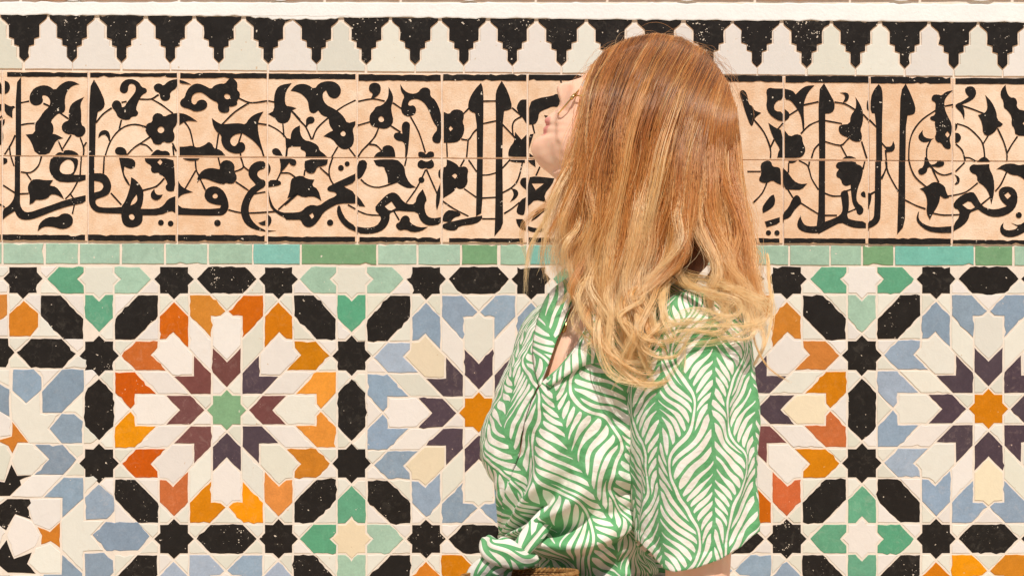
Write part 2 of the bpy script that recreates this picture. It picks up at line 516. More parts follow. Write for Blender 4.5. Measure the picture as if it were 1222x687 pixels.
for key in ('a', 'b', 'c', 'd', 'e', 'y', 'a2', 'b2', 'c2', 'd2'):
    base = {'e': 'a', 'y': 'b'}.get(key[0], key[0])
    blue = key in ('b', 'd', 'y', 'a2', 'c2')
    put("star_tile", star_pts(), key, SAGE if key == 'a' else OCHRE)
    for k in range(8):
        put("arrow_tile", [rot(p, k) for p in ARROW], key, ARR[base][k])
        put("shield_tile", [rot(p, k) for p in SHIELD], key, SHD[base][k])
        put("triangle_tile", [rot(p, k) for p in TRI], key, random.choice(WHITES))
        ha = math.radians(45 * k)
        hx = [(P0 * math.sin(ha) + p[0] * math.cos(ha) + p[1] * math.sin(ha), P0 * math.cos(ha) - p[0] * math.sin(ha) + p[1] * math.cos(ha)) for p in HEX]
        put("hexagon_tile", hx, key, BLACK, amp=0.5, chip=0.2)
        put("rhombus_tile", [rot(p, k) for p in RHOMB], key, random.choice(WHITES))
        put("kite_tile", [rot(p, k) for p in KITE_A], key, random.choice(WHITES))
        put("kite_tile", [rot(p, k) for p in KITE_0], key, random.choice(WHITES))
        sa = math.radians(45 * k + 22.5)
        put("star_tile", [(p[0] + 166 * math.sin(sa), p[1] + 166 * math.cos(sa)) for p in star_pts()], key, BLACK, amp=0.45, chip=0.16)
        for sd in (1, -1):
            if blue:
                pm = PET.get(key, {}).get((k, sd), random.choice([BLUE, BLUE, PALEB, BLUE]))
            elif key in PET:
                pm = PET[key].get((k, sd), OCHRE)
            else:
                pm = random.choice([OCHRE, OCHRE, ORANGE])
            put("petal_tile", [rot(p, k, sd) for p in PETAL], key, pm, amp=0.45, chip=0.13)
            put("outer_kite_tile", [rot(p, k, sd) for p in KITE_B], key, random.choice(WHITES))  # kite tiles as well, the same shape as KITE_A
            if k % 2 == 0:
                put("outer_kite_tile", [rot(p, k, sd) for p in KITE_C], key, random.choice(WHITES))
        if k % 2 == 0:
            put("triangle_tile", [rot(p, k) for p in TRI_C], key, random.choice(WHITES))

# corner stars with their four heart-shaped tiles
CARW = {(0, 0): (None, AQUA, None, GREEN), (1, 0): (None, AQUA, AQUA, GREEN), (2, 0): (None, GREEN, GREEN, GREEN), (3, 0): (None, GREEN, GREEN, AQUA),
        (1, 1): (GREEN, AQUA, GREEN, AQUA), (2, 1): (GREEN, GREEN, AQUA, GREEN), (3, 1): (GREEN, GREEN, GREEN, GREEN)}
HEART = [(0, 25.4), (18, 18), (18, 46.4), (0, 64.4), (-18, 46.4), (-18, 18)]
HEART = [(0, 25.0), (7.4, 17.6), (18, 17.6), (18, 46.4), (0, 64.4), (-18, 46.4), (-18, 17.6), (-7.4, 17.6)]
for (i, j), (cT, cR, cL, cB) in CARW.items():
    cx_, cy_ = CX[i], CY[j]
    if (i, j) == (0, 0):
        cL = GREEN
    kx, ky = 0.985, 1.01
    tile("star_tile", [(cx_ + x * kx, cy_ - y * ky) for x, y in star_pts(R * 0.985)], GREENW if j == 0 and i < 2 else (YELW if i == 1 else PINKW), amp=0.3)
    for k, m in ((0, cT), (2, cR), (4, cB), (6, cL)):
        if m is None:
            continue
        tile("heart_tile", [(cx_ + rot(p, k)[0] * kx, cy_ - rot(p, k)[1] * ky) for p in HEART], m, amp=0.4, chip=0.08)
# left of the first corner: pieces that still follow the star grid
def putz(name, pts, mat, **kw):
    f = mapper('z'); q = [f(p) for p in pts]
    if name in ("star_tile", "hexagon_tile") and not fresh(q):
        return
    tile(name, q, mat, **kw)
ha = math.radians(45)
putz("hexagon_tile", [(P0 * math.sin(ha) + p[0] * math.cos(ha) + p[1] * math.sin(ha), P0 * math.cos(ha) - p[0] * math.sin(ha) + p[1] * math.cos(ha)) for p in HEX], BLACK, amp=0.5, chip=0.14)
putz("star_tile", [(p[0] + 61.0, p[1] + 154) for p in star_pts()], BLACK, amp=0.4, chip=0.08)
putz("outer_kite_tile", KITE_C, CREAM)
putz("triangle_tile", TRI_C, PINKW)
putz("kite_tile", [(81.5, 161), (89, 153.6), (107, 171), (81.5, 171)], PINKW)

# freely cut pieces at the left end (origin x, y and outline at 8.147 units each)
FREE = """
petal_tile O 0 310 : 0 330 75 328 75 535 -90 690 -90 330
kite_tile w 0 310 : -40 60 80 58 88 110 35 168 -40 165
kite_tile p 0 310 : -40 195 35 195 88 250 72 322 -40 320
kite_tile w 0 310 : 82 330 185 338 225 380 92 515
kite_tile p 0 310 : 235 385 292 335 402 332 402 540 365 500
triangle_tile w 0 390 : 390 -110 455 -60 592 98 298 98 378 2
petal_tile O 0 390 : 84 -130 230 -262 378 -135 378 0 298 95 84 96
star_tile B 0 390 : -130 100 84 105 88 180 150 246 92 312 88 350 60 398 -60 398 -130 300
kite_tile p 0 390 : -130 -20 82 -110 82 92 -130 96
kite_tile w 0 390 : 90 103 298 105 150 238 92 178
kite_tile g 0 390 : 150 258 296 402 94 402 94 318
hexagon_tile B 0 390 : 155 246 300 108 602 108 748 258 608 406 302 400
kite_tile p 0 390 : 608 110 815 108 815 192 752 248
kite_tile w 0 390 : 755 270 850 312 838 404 618 404
petal_tile b 0 390 : 125 405 328 402 408 482 410 610 255 748 115 618
triangle_tile p 0 390 : 342 412 592 412 415 592 410 480
petal_tile c 0 390 : 602 406 820 408 820 625 602 838 408 836 402 625
kite_tile w 0 390 : -120 412 95 412 95 580 -120 470
petal_tile c 0 390 : -120 480 98 602 98 880 -120 760
kite_tile p 0 390 : 822 418 898 402 952 460 822 592
star_tile w 0 470 : 100 -60 110 -30 255 92 390 -30 400 184 592 184 474 335 594 484 286 480 112 248 104 110
petal_tile b 0 470 : 476 335 598 184 722 188 810 260 804 480 598 482
triangle_tile w 0 470 : 608 180 812 -5 812 252 728 180
kite_tile g 0 470 : 812 288 958 432 882 484 810 484
petal_tile P 0 470 : -120 60 108 236 114 402 -120 445
bow_tile O 0 470 : 116 258 290 474 175 474 120 588 78 505 -40 448 110 405
petal_tile g 0 470 : -120 470 58 486 112 605 46 846 -120 832
petal_tile w 0 470 : 175 476 322 480 470 632 312 792 165 792 112 640
arrow_tile c 0 470 : 328 486 612 486 750 632 616 788 322 788 472 632
kite_tile g 0 470 : 622 484 812 486 812 578 752 624
kite_tile g 0 470 : 750 648 822 710 822 796 626 796
bow_tile B 0 540 : 110 98 172 214 312 218 202 266 214 312 98 422 -90 422 -90 270 40 278
rhombus_tile P 0 540 : 308 214 624 210 412 434 100 428
arrow_tile b 0 540 : 620 232 815 236 818 442 602 638 602 440 414 434
kite_tile w 0 540 : 818 224 908 214 962 256 818 412
petal_tile b 0 540 : 822 430 960 296 1110 418 1118 562 1042 644 830 654
bow_tile B 0 540 : -90 560 72 440 292 442 312 490 272 530 316 656 150 600 62 760 -90 660
triangle_tile w 0 540 : -60 428 68 432 -60 540
petal_tile p 0 540 : 290 446 594 442 594 662 485 754 322 694 272 530
star_tile w 0 603 : 594 138 742 -2 818 -72 822 142 1024 145 892 285 1018 440 820 448 808 648 600 432
petal_tile P 0 603 : 145 82 314 150 394 290 346 402 138 506 62 290
triangle_tile p 0 603 : -60 60 58 262 -60 500
bow_tile O 0 603 : 356 196 485 246 590 148 590 418 490 350 392 384 402 290
bow_tile B 0 603 : 65 318 140 506 320 442 272 560 360 664 75 654 -60 540 -60 500
petal_tile w 0 603 : 490 358 594 448 594 660 388 660 276 560 340 408
petal_tile c 0 603 : 598 462 806 652 806 760 410 760 418 662 596 660
hexagon_tile c 0 603 : 892 280 1028 148 1345 152 1462 298 1345 440 1034 444
petal_tile c 0 603 : 816 454 1012 448 1104 528 1110 648 980 790 824 770
bow_tile B 0 603 : -60 674 105 672 110 780 -60 780
triangle_tile p 0 603 : 118 664 400 664 400 780 118 780
"""
FM = {'O': OCHRE, 'w': CREAM, 'p': PINKW, 'g': GREENW, 'B': BLACK, 'b': BLUE, 'c': GREYB, 'P': PINKW}
for ln in FREE.strip().splitlines():
    hd, nums = ln.split(':')
    nm, cm, fx, fy = hd.split()
    v = [float(t) for t in nums.split()]
    poly = [(float(fx) + v[i] / 8.147, float(fy) + v[i + 1] / 8.147) for i in range(0, len(v), 2)]
    tile(nm, poly, FM[cm], g=0.75, amp=0.32, chip=0.06)
# ------------------------------------------------------------------ carved inscription band
band = empty("inscription_band", (0, 0, 0), wall)
jx = [-303, -201, -99, 3, 105.4, 212, 319.4, 426.5, 527.4, 629.6, 731, 833, 934.6, 1036.4, 1136.2, 1238, 1340, 1442, 1544, 1640]
jy = lambda x: 186.4 + 0.0054 * x
btop = lambda x: ytop(x) + 67.6
bbot = lambda x: 287.6 + 0.003 * x
for i in range(len(jx) - 1):
    a, b = jx[i] + 0.75, jx[i + 1] - 0.75
    for r in (0, 1):
        t = btop if r == 0 else (lambda x: jy(x) + 0.6)
        u = (lambda x: jy(x) - 0.6) if r == 0 else bbot
        prism("clay_tile", [roughen([(a, t(a)), (b, t(b)), (b, u(b)), (a, u(a))], 8, 0.22)], -0.0022 - random.random() * 0.0004, 0.001, [clay], band, bevel=0.5)

# outlines: kind, P polygon (holes after |), S stroke, D dot, at 6.5 units each from the origin given on the # line
INS = """
# 0 86
l P 125 95 168 40 168 648 125 648
f P 230 205 240 165 270 125 330 103 385 110 430 145 470 100 520 72 570 72 620 98 580 105 545 125 515 170 505 230 512 290 495 320 460 325 440 335 395 385 415 410 420 450 412 480 440 485 495 515 440 530 410 590 380 642 280 642 245 540 203 487 275 478 275 400 310 360 340 310 385 270 395 230 380 195 345 180 328 190 340 225 320 255 275 265 240 245
s S 168 240 230 228
s S 340 245 385 265
s S 168 412 220 402 280 400
s S 470 320 535 365
s S 455 535 490 615
s S 490 595 555 490
s S 625 510 652 590 650 648
s S 652 580 674 545
f P 535 340 540 280 570 235 655 195 625 250 635 320 632 410 665 430 668 470 640 505 600 508 575 485 520 485 485 455 480 420 500 390 540 375
f P 430 646 460 620 495 628 500 608 550 605 600 625 615 646
f P 40 68 70 80 85 120 70 160 40 175
f P -30 75 16 80 16 172 -30 165
f P 38 245 85 270 110 262 122 275 100 290 100 360 40 320
f P -40 250 14 250 14 312 -40 320
s S 40 640 90 560 122 490
s S 85 650 78 590
s S -30 400 18 340
l P 732 60 775 130 820 235 805 290 748 320 742 648 693 648 697 130
f P 930 130 945 85 985 57 1040 57 1085 85 1100 118 1140 130 1143 160 1105 180 1080 220 1055 290 1078 315 1065 345 1020 350 1010 372 960 375 915 350 900 310 865 270 880 230 910 218 940 235 950 275 970 270 985 240 1035 180 1055 150 1055 110 1030 92 1000 100 995 155 965 172 935 155
s S 748 395 800 330 870 280
s S 1080 212 1175 212 1228 178
s S 945 372 925 455
s S 820 648 850 560 900 480 970 425 1050 408 1130 425
s S 945 238 985 230
f P 765 515 770 475 800 450 840 455 858 490 858 540 848 540 835 500 800 485
f P 890 620 905 585 945 580 980 600 990 646 915 646
s S 990 642 1040 590 1100 550 1170 502
s S 1090 560 1140 570 1185 615
# 0 186
l P 118 4 160 4 160 300 158 380 185 430 230 440 330 405 420 375 500 345 600 320 668 305 668 365 560 385 470 410 330 465 250 495 180 498 140 475 118 430 60 465 25 495 25 412 70 390 105 345 118 300
l P 400 10 470 10 600 15 612 45 600 100 575 148 668 148 668 200 480 210 425 180 390 130 383 80 | 480 60 520 28 560 35 582 75 570 140 500 145 465 120 470 80
s S 634 8 625 148
s S 605 200 560 280 510 335
s S 545 290 578 335
s S 580 380 565 450
f P 250 185 300 180 350 190 415 188 390 230 440 240 480 290 500 335 440 300 395 300 375 330 320 345 280 340 265 365 232 378 235 310 220 270 220 230
s S 165 125 240 130 300 80 325 6
s S 205 132 245 188
s S 160 295 225 292
s S 28 228 118 286
f P 295 585 305 530 345 490 400 470 450 475 490 445 540 448 570 480 568 530 530 562 480 570 430 555 390 548 340 550
s S 88 6 112 80
f P 28 15 60 20 62 55 30 70
l P 693 6 735 6 735 135 800 135 840 160 868 220 862 270 840 305 790 325 742 340 748 380 780 400 880 402 955 395 955 450 780 445 735 430 700 390 690 330 | 735 195 790 205 808 235 790 270 735 285
l P 1020 165 1060 190 1100 240 1118 280 1112 360 1095 410 1222 412 1222 462 1110 462 1108 510 1080 545 1020 560 970 545 945 500 940 400 975 350 1000 280 1015 220 | 1062 300 1070 340 1050 370 1015 385 1025 350 | 1000 460 1030 448 1050 475 1035 500 1010 490
s S 805 138 812 6
s S 862 288 945 380
s S 1112 268 1222 238
f P 925 15 1020 18 1055 45 1050 90 1020 105 990 95 968 85 962 140 1000 200 1012 230 1000 232 965 180 945 110
# 170 86
f P 90 110 115 90 145 92 165 110 200 75 240 60 272 58 272 125 215 160 220 200 200 225 165 228 140 205 135 165 105 155 90 130
s S 75 210 130 178
s S 70 210 150 255 238 322
f P 80 345 110 318 150 325 170 350 220 325 272 320 272 405 235 450 255 490 245 540 200 555 165 540 140 568 90 560 75 520 40 485 20 440 40 400 80 390 | 120 440 145 422 172 435 170 465 145 478 122 465
f P 288 320 330 325 380 350 428 385 340 380 288 415
s S 0 420 30 428
s S 322 380 370 450 400 580
s S 235 552 264 616
s S 238 575 246 648
f P 65 648 100 610 125 600 150 615 190 610 215 630 215 648
f P 290 580 330 580 390 570 430 590 490 565 515 540 545 560 555 590 610 605 645 648 290 648
f P 290 62 330 72 380 98 290 92
f P 365 120 400 95 440 90 490 110 535 135 560 105 610 90 640 95 670 60 690 40 735 75 740 110 735 140 760 165 755 205 735 225 740 255 700 272 675 270 678 305 650 322 605 315 585 280 590 240 540 220 480 170 440 158 395 175 380 215 390 250 415 255 430 225 470 212 505 235 505 275 470 302 410 312 370 290 310 275 290 245 305 215 330 200 340 160 | 632 185 655 168 685 185 680 210 650 215
s S 745 202 840 240 970 225
s S 830 240 720 310 620 408
f P 540 358 580 390 620 408 690 400 760 398 800 410 830 360 880 325 940 308 905 370 895 430 910 520 950 655 935 655 920 600 870 540 800 490 770 475 710 490 680 525 690 565 720 580 745 545 785 545 803 580 790 620 740 637 680 625 635 590 612 540 615 490 580 470 550 420
s S 770 480 748 550
s S 592 480 575 600
s S 762 630 764 650
s S 900 400 965 410
f P 1160 88 1115 150 1105 215 1115 265 1150 268 1198 282 1155 305 1150 360 1120 400 1060 400 1030 360 975 328 1025 300 1020 200 1040 130 1080 100
s S 978 225 1028 236
s S 978 412 1050 450 1110 505 1125 560 1120 652
s S 1090 395 1100 505
s S 1165 308 1225 372
f P 1002 610 1030 588 1065 600 1090 652 1020 648
# 170 186
f P 20 20 240 20 250 80 258 270 215 280 185 265 180 235 200 215 165 155 135 150 130 130 85 138 65 110 75 80 25 50 | 118 50 140 28 160 50 140 72
s S 0 272 60 255 120 230 172 175
f P 95 255 65 290 70 330 110 350 145 330 160 300 120 305 100 285
l P 0 412 120 410 165 385 200 335 258 312 258 445 225 425 140 462 0 462
d D 146 518 23
d D 221 525 23
d D 584 521 26
f P 280 195 310 245 395 282 310 300 278 330
f P 315 20 445 20 430 38 380 42 340 35
s S 412 35 420 110 442 155
s S 415 115 332 258
s S 450 180 492 268
s S 590 14 605 78
f P 425 210 430 160 470 110 530 92 600 105 605 60 640 32 690 40 718 75 715 120 738 165 720 210 680 220 650 210 630 225 560 205 500 180 455 178
s S 714 124 765 105 785 80 765 14
s S 785 82 824 114
s S 726 202 824 268
l P 500 255 540 235 590 240 640 280 668 350 672 410 640 455 600 467 278 458 278 380 320 410 600 412 612 385 560 378 510 360 482 320 485 285 | 545 305 570 288 590 310 575 332 550 328
s S 668 418 760 440 880 442 1045 430
l P 956 45 900 40 850 65 822 110 825 160 870 210 880 225 830 260 785 330 762 410 770 470 800 530 860 570 956 588 956 575 900 550 850 500 825 440 830 370 860 310 900 270 956 240 956 190 915 180 890 150 900 115 956 100
l P 978 55 995 80 998 110 978 155
l P 978 190 1040 185 1078 200 1075 230 978 245
l P 978 262 992 330 1020 400 1060 430 1120 445 1226 440 1226 496 1150 498 1080 470 1020 430 985 380
s S 870 295 956 280
f P 900 520 956 500 956 540 925 540
f P 975 455 1000 475 1005 510 985 545 975 545
l P 975 576 1038 580 975 590
f P 1065 22 1180 22 1200 50 1185 80 1155 75 1140 55 1110 95 1080 125 1068 120 1075 80
s S 1080 118 1045 190
s S 1078 134 1140 135 1188 168
s S 1055 418 1140 340 1205 295
# 340 86
f P 45 148 80 105 130 92 180 100 230 135 265 90 320 72 380 75 425 105 440 150 420 195 385 212 345 195 330 165 320 145 295 165 295 210 320 255 380 285 420 310 460 350 485 400 548 382 548 415 525 445 540 510 530 570 490 600 450 602 410 575 370 520 300 500 340 470 375 455 345 410 340 355 290 340 260 300 230 325 195 315 185 270 180 225 140 180 100 158 | 430 475 455 455 475 475 465 500 440 498
s S 405 302 460 265 550 220
s S 55 305 120 380 165 430 208 525
s S 215 525 250 440 335 358
s S 412 580 365 660
s S 498 592 548 656
f P 165 400 165 365 190 345 225 350 235 380 215 402 185 405 172 432 160 428
f P 45 520 50 470 75 435 118 415 120 480 150 530 200 538 260 570 270 610 300 630 330 660 160 660 165 620 120 600 125 580 40 580 20 600 10 600 5 510
s S 18 590 10 658
f P 650 130 660 95 700 82 735 95 748 130 735 175 685 212 668 208 685 170 660 155
s S 570 230 680 210 775 228
s S 838 240 908 288
s S 566 415 660 388
s S 727 435 700 500 650 560 600 610 568 660
s S 655 562 710 570 755 615
s S 822 418 898 468
f P 805 115 840 180 840 230 825 270 830 320 845 380 820 425 780 445 720 435 670 420 655 380 660 330 690 300 705 270 755 260 795 215 805 170 | 722 365 745 340 770 360 768 385 740 392
f P 905 420 920 390 945 383 972 400 970 450 965 520 950 662 932 662 935 580 920 540 870 535 842 505 850 475 885 468 912 480
f P 690 662 710 630 755 610 760 580 800 565 840 580 855 620 858 662
f P 895 95 930 150 980 172 1030 165 1060 125 1100 120 1130 140 1128 190 1170 220 1210 310 1213 400 1213 545 1180 558 1145 540 1142 500 1190 440 1150 390 1110 280 1070 230 1020 208 970 220 955 250 965 265 1000 258 1022 290 1010 330 960 352 915 330 900 290 910 230 930 190 900 150
s S 975 348 1040 470 1090 625
f P 1032 640 1040 618 1075 620 1095 640 1120 615 1155 620 1160 650 1145 666 1045 666
# 340 186
l P 0 440 80 440 130 432 165 395 210 378 265 390 330 340 400 312 400 285 335 275 328 250 350 230 548 138 548 205 460 240 548 285 548 370 420 370 350 405 300 440 270 490 230 540 185 558 145 540 120 490 50 498 0 495 | 190 460 215 442 230 470 210 488
l P 562 310 590 340 625 395 562 390
f P 45 200 60 170 130 150 175 180 230 185 210 230 260 260 285 350 240 320 200 315 150 325 90 300 60 320 20 330 40 270
s S 0 382 50 340 95 300
s S 157 110 150 155
s S 275 92 345 155
s S 372 14 345 100 350 170 378 222
f P 160 28 335 28 330 70 280 85 250 90 235 130 205 142 165 125 150 80
d D 436 95 23
d D 484 63 20
d D 352 518 25
l P 410 385 430 385 440 430 480 500 550 545 550 588 480 560 425 500 402 440
l P 562 548 640 560 710 545 745 500 745 470 690 410 740 350 790 300 840 280 880 300 910 345 950 375 1010 375 1025 310 1070 258 1105 340 1085 370 1085 420 1105 470 1150 485 1210 475 1210 530 1130 545 1080 530 1045 490 1030 435 930 432 872 425 812 445 815 490 790 550 740 590 660 608 562 602 | 775 392 828 355 862 405 815 430
s S 490 380 548 412
s S 565 425 640 455 745 462
s S 590 182 640 225 730 245 865 205
s S 942 365 1010 270 1050 200 1092 108
s S 1098 105 1140 200 1182 295
s S 945 14 930 80
d D 1060 188 24
f P 562 45 620 28 645 70 610 150 580 182 562 178
f P 688 35 740 28 870 28 905 60 930 90 935 150 970 215 1018 245 960 255 910 235 865 205 800 215 795 150 775 110 770 85 715 85
f P 1030 50 1060 28 1085 45 1110 45 1140 28 1160 60 1155 90 1120 105 1090 95 1060 105 1028 85
s S 848 432 888 500
f P 905 475 940 458 970 480 970 520 1040 555 1110 550 1060 585 990 595 935 570 890 582 860 550 865 525 890 515
f P 1207 210 1207 340 1180 425 1170 380 1175 290
f P 1190 120 1207 100 1207 180 1190 160
# 500 86
f P 192 310 235 330 260 295 310 290 345 310 350 350 338 390 355 430 345 490 310 540 260 552 192 550 | 230 440 245 420 265 440 245 460
s S 215 545 220 662
s S 328 522 385 525 420 475 452 442
s S 382 525 370 662
s S 342 328 388 282
s S 498 228 598 226
s S 495 402 598 380
s S 722 278 795 342
s S 805 342 745 375 725 420 730 490
s S 648 408 745 510
l P 482 85 498 130 502 230 496 662 450 662 447 325 400 310 378 275 390 210 430 140
l P 642 70 690 150 728 280 690 300 652 305 648 662 595 662 597 330 592 190 605 130
f P 755 290 765 250 790 215 834 215 834 405 800 350
f P 690 640 700 590 740 540 745 465 795 525 834 485 834 660 700 658
f P 853 240 920 205 1040 185 1060 170 1100 180 1085 275 1030 270 1000 285 960 300 930 320 925 370 900 410 853 410
f P 970 335 1020 345 985 362
s S 880 405 897 478
f P 853 485 890 480 862 570 853 600
f P 856 630 895 660 856 660
s S 1060 30 1090 50 1105 88
# 500 186
f P 215 28 260 45 300 70 310 90 360 80 385 110 375 155 380 210 350 255 310 260 290 245 270 280 188 330 183 90 215 85 | 255 155 280 135 300 155 280 178
s S 322 84 352 30
s S 385 32 448 124
s S 350 255 445 322
s S 186 352 270 410 385 468
s S 490 150 540 148 598 132
s S 490 328 598 322
s S 646 98 680 60 708 30
s S 803 50 770 180 720 245 646 287
s S 660 448 720 410 780 360
s S 490 488 598 488
f P 705 32 822 32 822 56 715 50
f P 710 250 760 262 775 295 750 335 705 360 735 310 730 275
l P 450 26 496 26 492 440 460 460 442 470
l P 595 26 648 26 652 445 652 545 585 625 592 440
l P 183 480 200 440 240 415 320 440 325 465 270 480 250 510 340 490 490 462 492 490 440 530 310 545 290 580 230 580 183 560 183 530 230 515 183 510
f P 780 205 800 170 832 170 832 265 795 235
f P 760 400 790 340 830 320 822 450 800 465 755 445
l P 752 490 820 490 830 580 790 570 760 530
f P 845 35 900 30 905 90 860 60
s S 938 85 905 160
l P 845 170 900 158 1050 175 1035 220 970 300 985 360 900 340 860 380 845 390 | 875 215 970 215 905 265
l P 870 510 890 450 940 410 1020 400 960 440 920 480
l P 845 545 900 560 970 560 960 590 890 595 845 580
# 870 86
f P 75 160 105 135 140 170 150 250 185 270 195 300 248 318 195 360 185 415 165 420 130 330 100 230
s S 192 372 270 470 318 590 320 668
s S 320 585 348 525
s S 372 448 416 398
s S 462 338 540 288
s S 575 258 692 232
s S 555 480 620 415 698 380
s S 638 668 660 600 698 558
s S 742 378 875 402
s S 742 540 860 570 910 530 932 510
s S 862 568 912 660
s S 815 235 900 250 980 298
s S 1038 328 1078 374
s S 1090 378 1140 428
s S 1026 540 1066 670
l P 285 145 310 122 345 130 416 130 416 215 370 225 345 265 355 305 416 310 416 385 370 375 310 330 285 270 295 200
l P 430 132 490 145 515 175 560 130 600 108 660 105 610 160 585 220 575 280 585 440 570 450 560 360 540 310 500 250 470 220 430 215
l P 430 288 470 320 465 360 430 385
f P 303 395 360 435 414 455 414 665 372 665 380 620 395 600 350 530 320 460
f P 430 455 470 505 520 480 565 495 570 550 595 600 575 650 540 668 430 668
l P 735 88 780 170 818 240 815 300 780 325 745 325 745 672 697 672 690 150
f P 860 162 915 160 932 190 915 230 880 240 900 200 890 175
f P 978 195 1015 250 1040 320 1035 400 1015 450 1030 490 1025 540 970 545 920 510 865 490 845 450 855 410 935 405 940 340 978 290 985 240
f P 880 672 900 655 940 650 985 670
f P 1075 215 1080 305 1065 290 1065 240
# 870 186
f P 240 65 280 38 325 42 335 85 385 88 400 110 402 225 370 215 335 190 290 215 240 205 228 180 250 140
s S 140 122 245 122
s S 292 208 255 290 185 365
f P 418 95 455 130 500 195 550 220 605 215 560 265 500 265 418 260
f P 458 40 525 40 500 58 462 60
s S 461 55 458 132
s S 540 38 600 70 620 110 640 180 692 264
s S 615 85 622 45
s S 450 255 494 326
s S 555 366 640 420 694 452
s S 740 290 800 312 868 312
s S 740 462 835 462
s S 910 272 945 260
s S 920 438 1005 402
s S 1100 292 1130 278
s S 1182 182 1215 100
s S 1036 105 1050 45
l P 255 400 280 360 320 310 345 300 358 340 350 385 310 420 260 445
l P 275 510 392 475 392 525 290 555
l P 416 445 460 400 490 330 520 300 550 320 562 370 530 395 500 430 470 480 416 500
d D 304 597 21
d D 370 597 21
l P 695 40 743 40 743 510 800 490 860 460 880 420 870 340 860 285 900 262 925 285 930 400 910 480 960 500 1060 510 1060 562 980 562 920 545 865 515 780 560 690 608 690 600 640 602 570 590 530 560 525 520 553 460 565 510 590 540 640 548 690 540
f P 825 70 850 44 980 44 985 65 1020 75 1040 105 1025 180 1000 240 985 310 990 360 1040 400 1040 440 1015 462 990 450 985 420 955 370 945 300 940 225 905 238 875 220 865 180 830 165 830 130 850 105 830 95
f P 1015 295 1040 272 1055 285 1058 325 1030 320
f P 1080 285 1105 300 1098 360 1080 405
# 1034 86
l P 92 95 120 130 125 230 118 400 120 690 72 690 72 325 28 320 30 200 55 140
s S 20 372 76 428
s S 112 548 152 592
s S 145 605 152 690
s S 325 690 330 560 360 460 430 370 535 298
s S 598 268 668 255
s S 735 262 820 290 905 324
s S 698 402 780 430 850 490 900 560 915 670
s S 903 555 942 492
s S 690 560 740 610 762 690
s S 1014 440 1060 540 1085 630 1085 690
s S 1085 635 1120 570 1168 500
s S 495 530 465 600 465 680
f P 145 580 190 580 205 535 222 580 205 620 150 625
l P 302 92 340 170 378 270 375 320 350 335 305 340 300 690 250 690 255 380 262 150
f P 500 205 515 178 550 175 580 185 610 155 668 143 620 190 600 230 605 290 625 340 660 405 658 480 640 515 655 590 630 603 600 590 575 550 545 548 525 510 540 470 525 400 530 385 495 375 488 350 530 335 530 290 535 240 505 225 | 605 485 625 462 645 485 625 510
f P 435 450 400 490 400 520 430 548 480 545 520 515 500 520 450 510 432 480
f P 685 400 705 405 700 440 685 460
f P 685 472 715 475 735 510 715 545 685 555
f P 760 130 785 112 830 115 852 160 835 205 790 235 740 255 760 310 755 375 735 320 685 275 690 250 740 230 790 195 765 165
f P 918 180 970 235 1005 310 1010 370 1055 405 1040 425 1015 430 990 470 940 500 900 480 895 400 862 335 915 320 935 285 930 230
f P 1075 100 1085 160 1110 200 1150 200 1168 235 1160 270 1190 300 1290 300 1310 400 1260 500 1150 495 1145 440 1120 410 1125 350 1090 300 1060 280 1060 230 1035 190 1040 140 | 1208 400 1228 380 1245 400 1228 422
# 1034 186
l P 65 45 112 45 110 470 90 520 50 550 10 565 10 510 45 495 60 450
f P 10 290 40 290 30 340 25 380 10 410
s S 32 298 64 278
s S 112 175 150 100 146 45
s S 155 48 165 130 244 276
s S 325 20 340 90 380 170 460 240
s S 495 85 545 130 600 150 660 135
s S 508 105 558 206
s S 296 342 380 385 456 412
s S 512 445 600 460 724 455
s S 630 312 680 305 770 280 860 210
s S 688 122 758 52
s S 762 15 800 18 842 42
s S 1085 122 1040 220 996 274
s S 882 382 955 322
s S 792 437 855 412
l P 248 46 298 46 298 350 295 540 235 608 245 280
f P 410 255 470 235 510 203 555 205 605 235 615 280 638 325 600 335 570 310 560 370 500 470 490 498 460 440 470 350 450 285
f P 450 10 475 20 490 70 530 65 560 30 600 45 600 75 560 92 520 85 470 90 468 125 430 152 400 140 398 105 440 88
l P 405 430 400 490 440 530 520 555 656 545 656 598 560 600 470 585 400 530 382 490 395 440
l P 673 360 740 300 820 275 850 310 880 370 920 405 1000 418 1085 390 1040 350 1018 290 1035 250 1085 235 1140 250 1170 300 1165 380 1120 440 1040 475 960 475 890 440 860 412 800 438 790 490 750 540 673 585 673 530 720 470 715 420 673 405 | 740 380 798 345 840 398 795 422 | 1065 305 1095 282 1118 310 1090 335
d D 1178 460 24
f P 790 95 820 65 850 70 950 65 950 100 985 170 990 280 965 380 950 300 915 240 855 200 855 150 810 135
f P 855 46 880 20 910 5 940 25 955 46
f P 680 145 720 165 720 210 690 228 680 220 700 195 695 170
f P 1005 105 1060 65 1130 58 1180 75 1222 65 1270 80 1290 150 1240 200 1180 155 1120 150 1080 125 1040 105
l P 1060 515 1055 560 1090 580 1150 570 1170 550 1120 520 1180 540 1240 500 1300 480 1300 540 1230 590 1150 630 1080 632 1035 600 1032 550
"""
def soften(p):
    """round the outline a little but keep sharp tips"""
    out = []
    n = len(p)
    for i in range(n):
        a, b, c = p[i - 1], p[i], p[(i + 1) % n]
        v1 = (a[0] - b[0], a[1] - b[1]); v2 = (c[0] - b[0], c[1] - b[1])
        l1 = math.hypot(*v1) or 1e-6; l2 = math.hypot(*v2) or 1e-6
        cs = (v1[0] * v2[0] + v1[1] * v2[1]) / (l1 * l2)
        if cs > -0.05 or min(l1, l2) < 6:
            out.append(b)
        else:
            out.append((b[0] + 0.25 * v1[0], b[1] + 0.25 * v1[1]))
            out.append((b[0] + 0.25 * v2[0], b[1] + 0.25 * v2[1]))
    return out
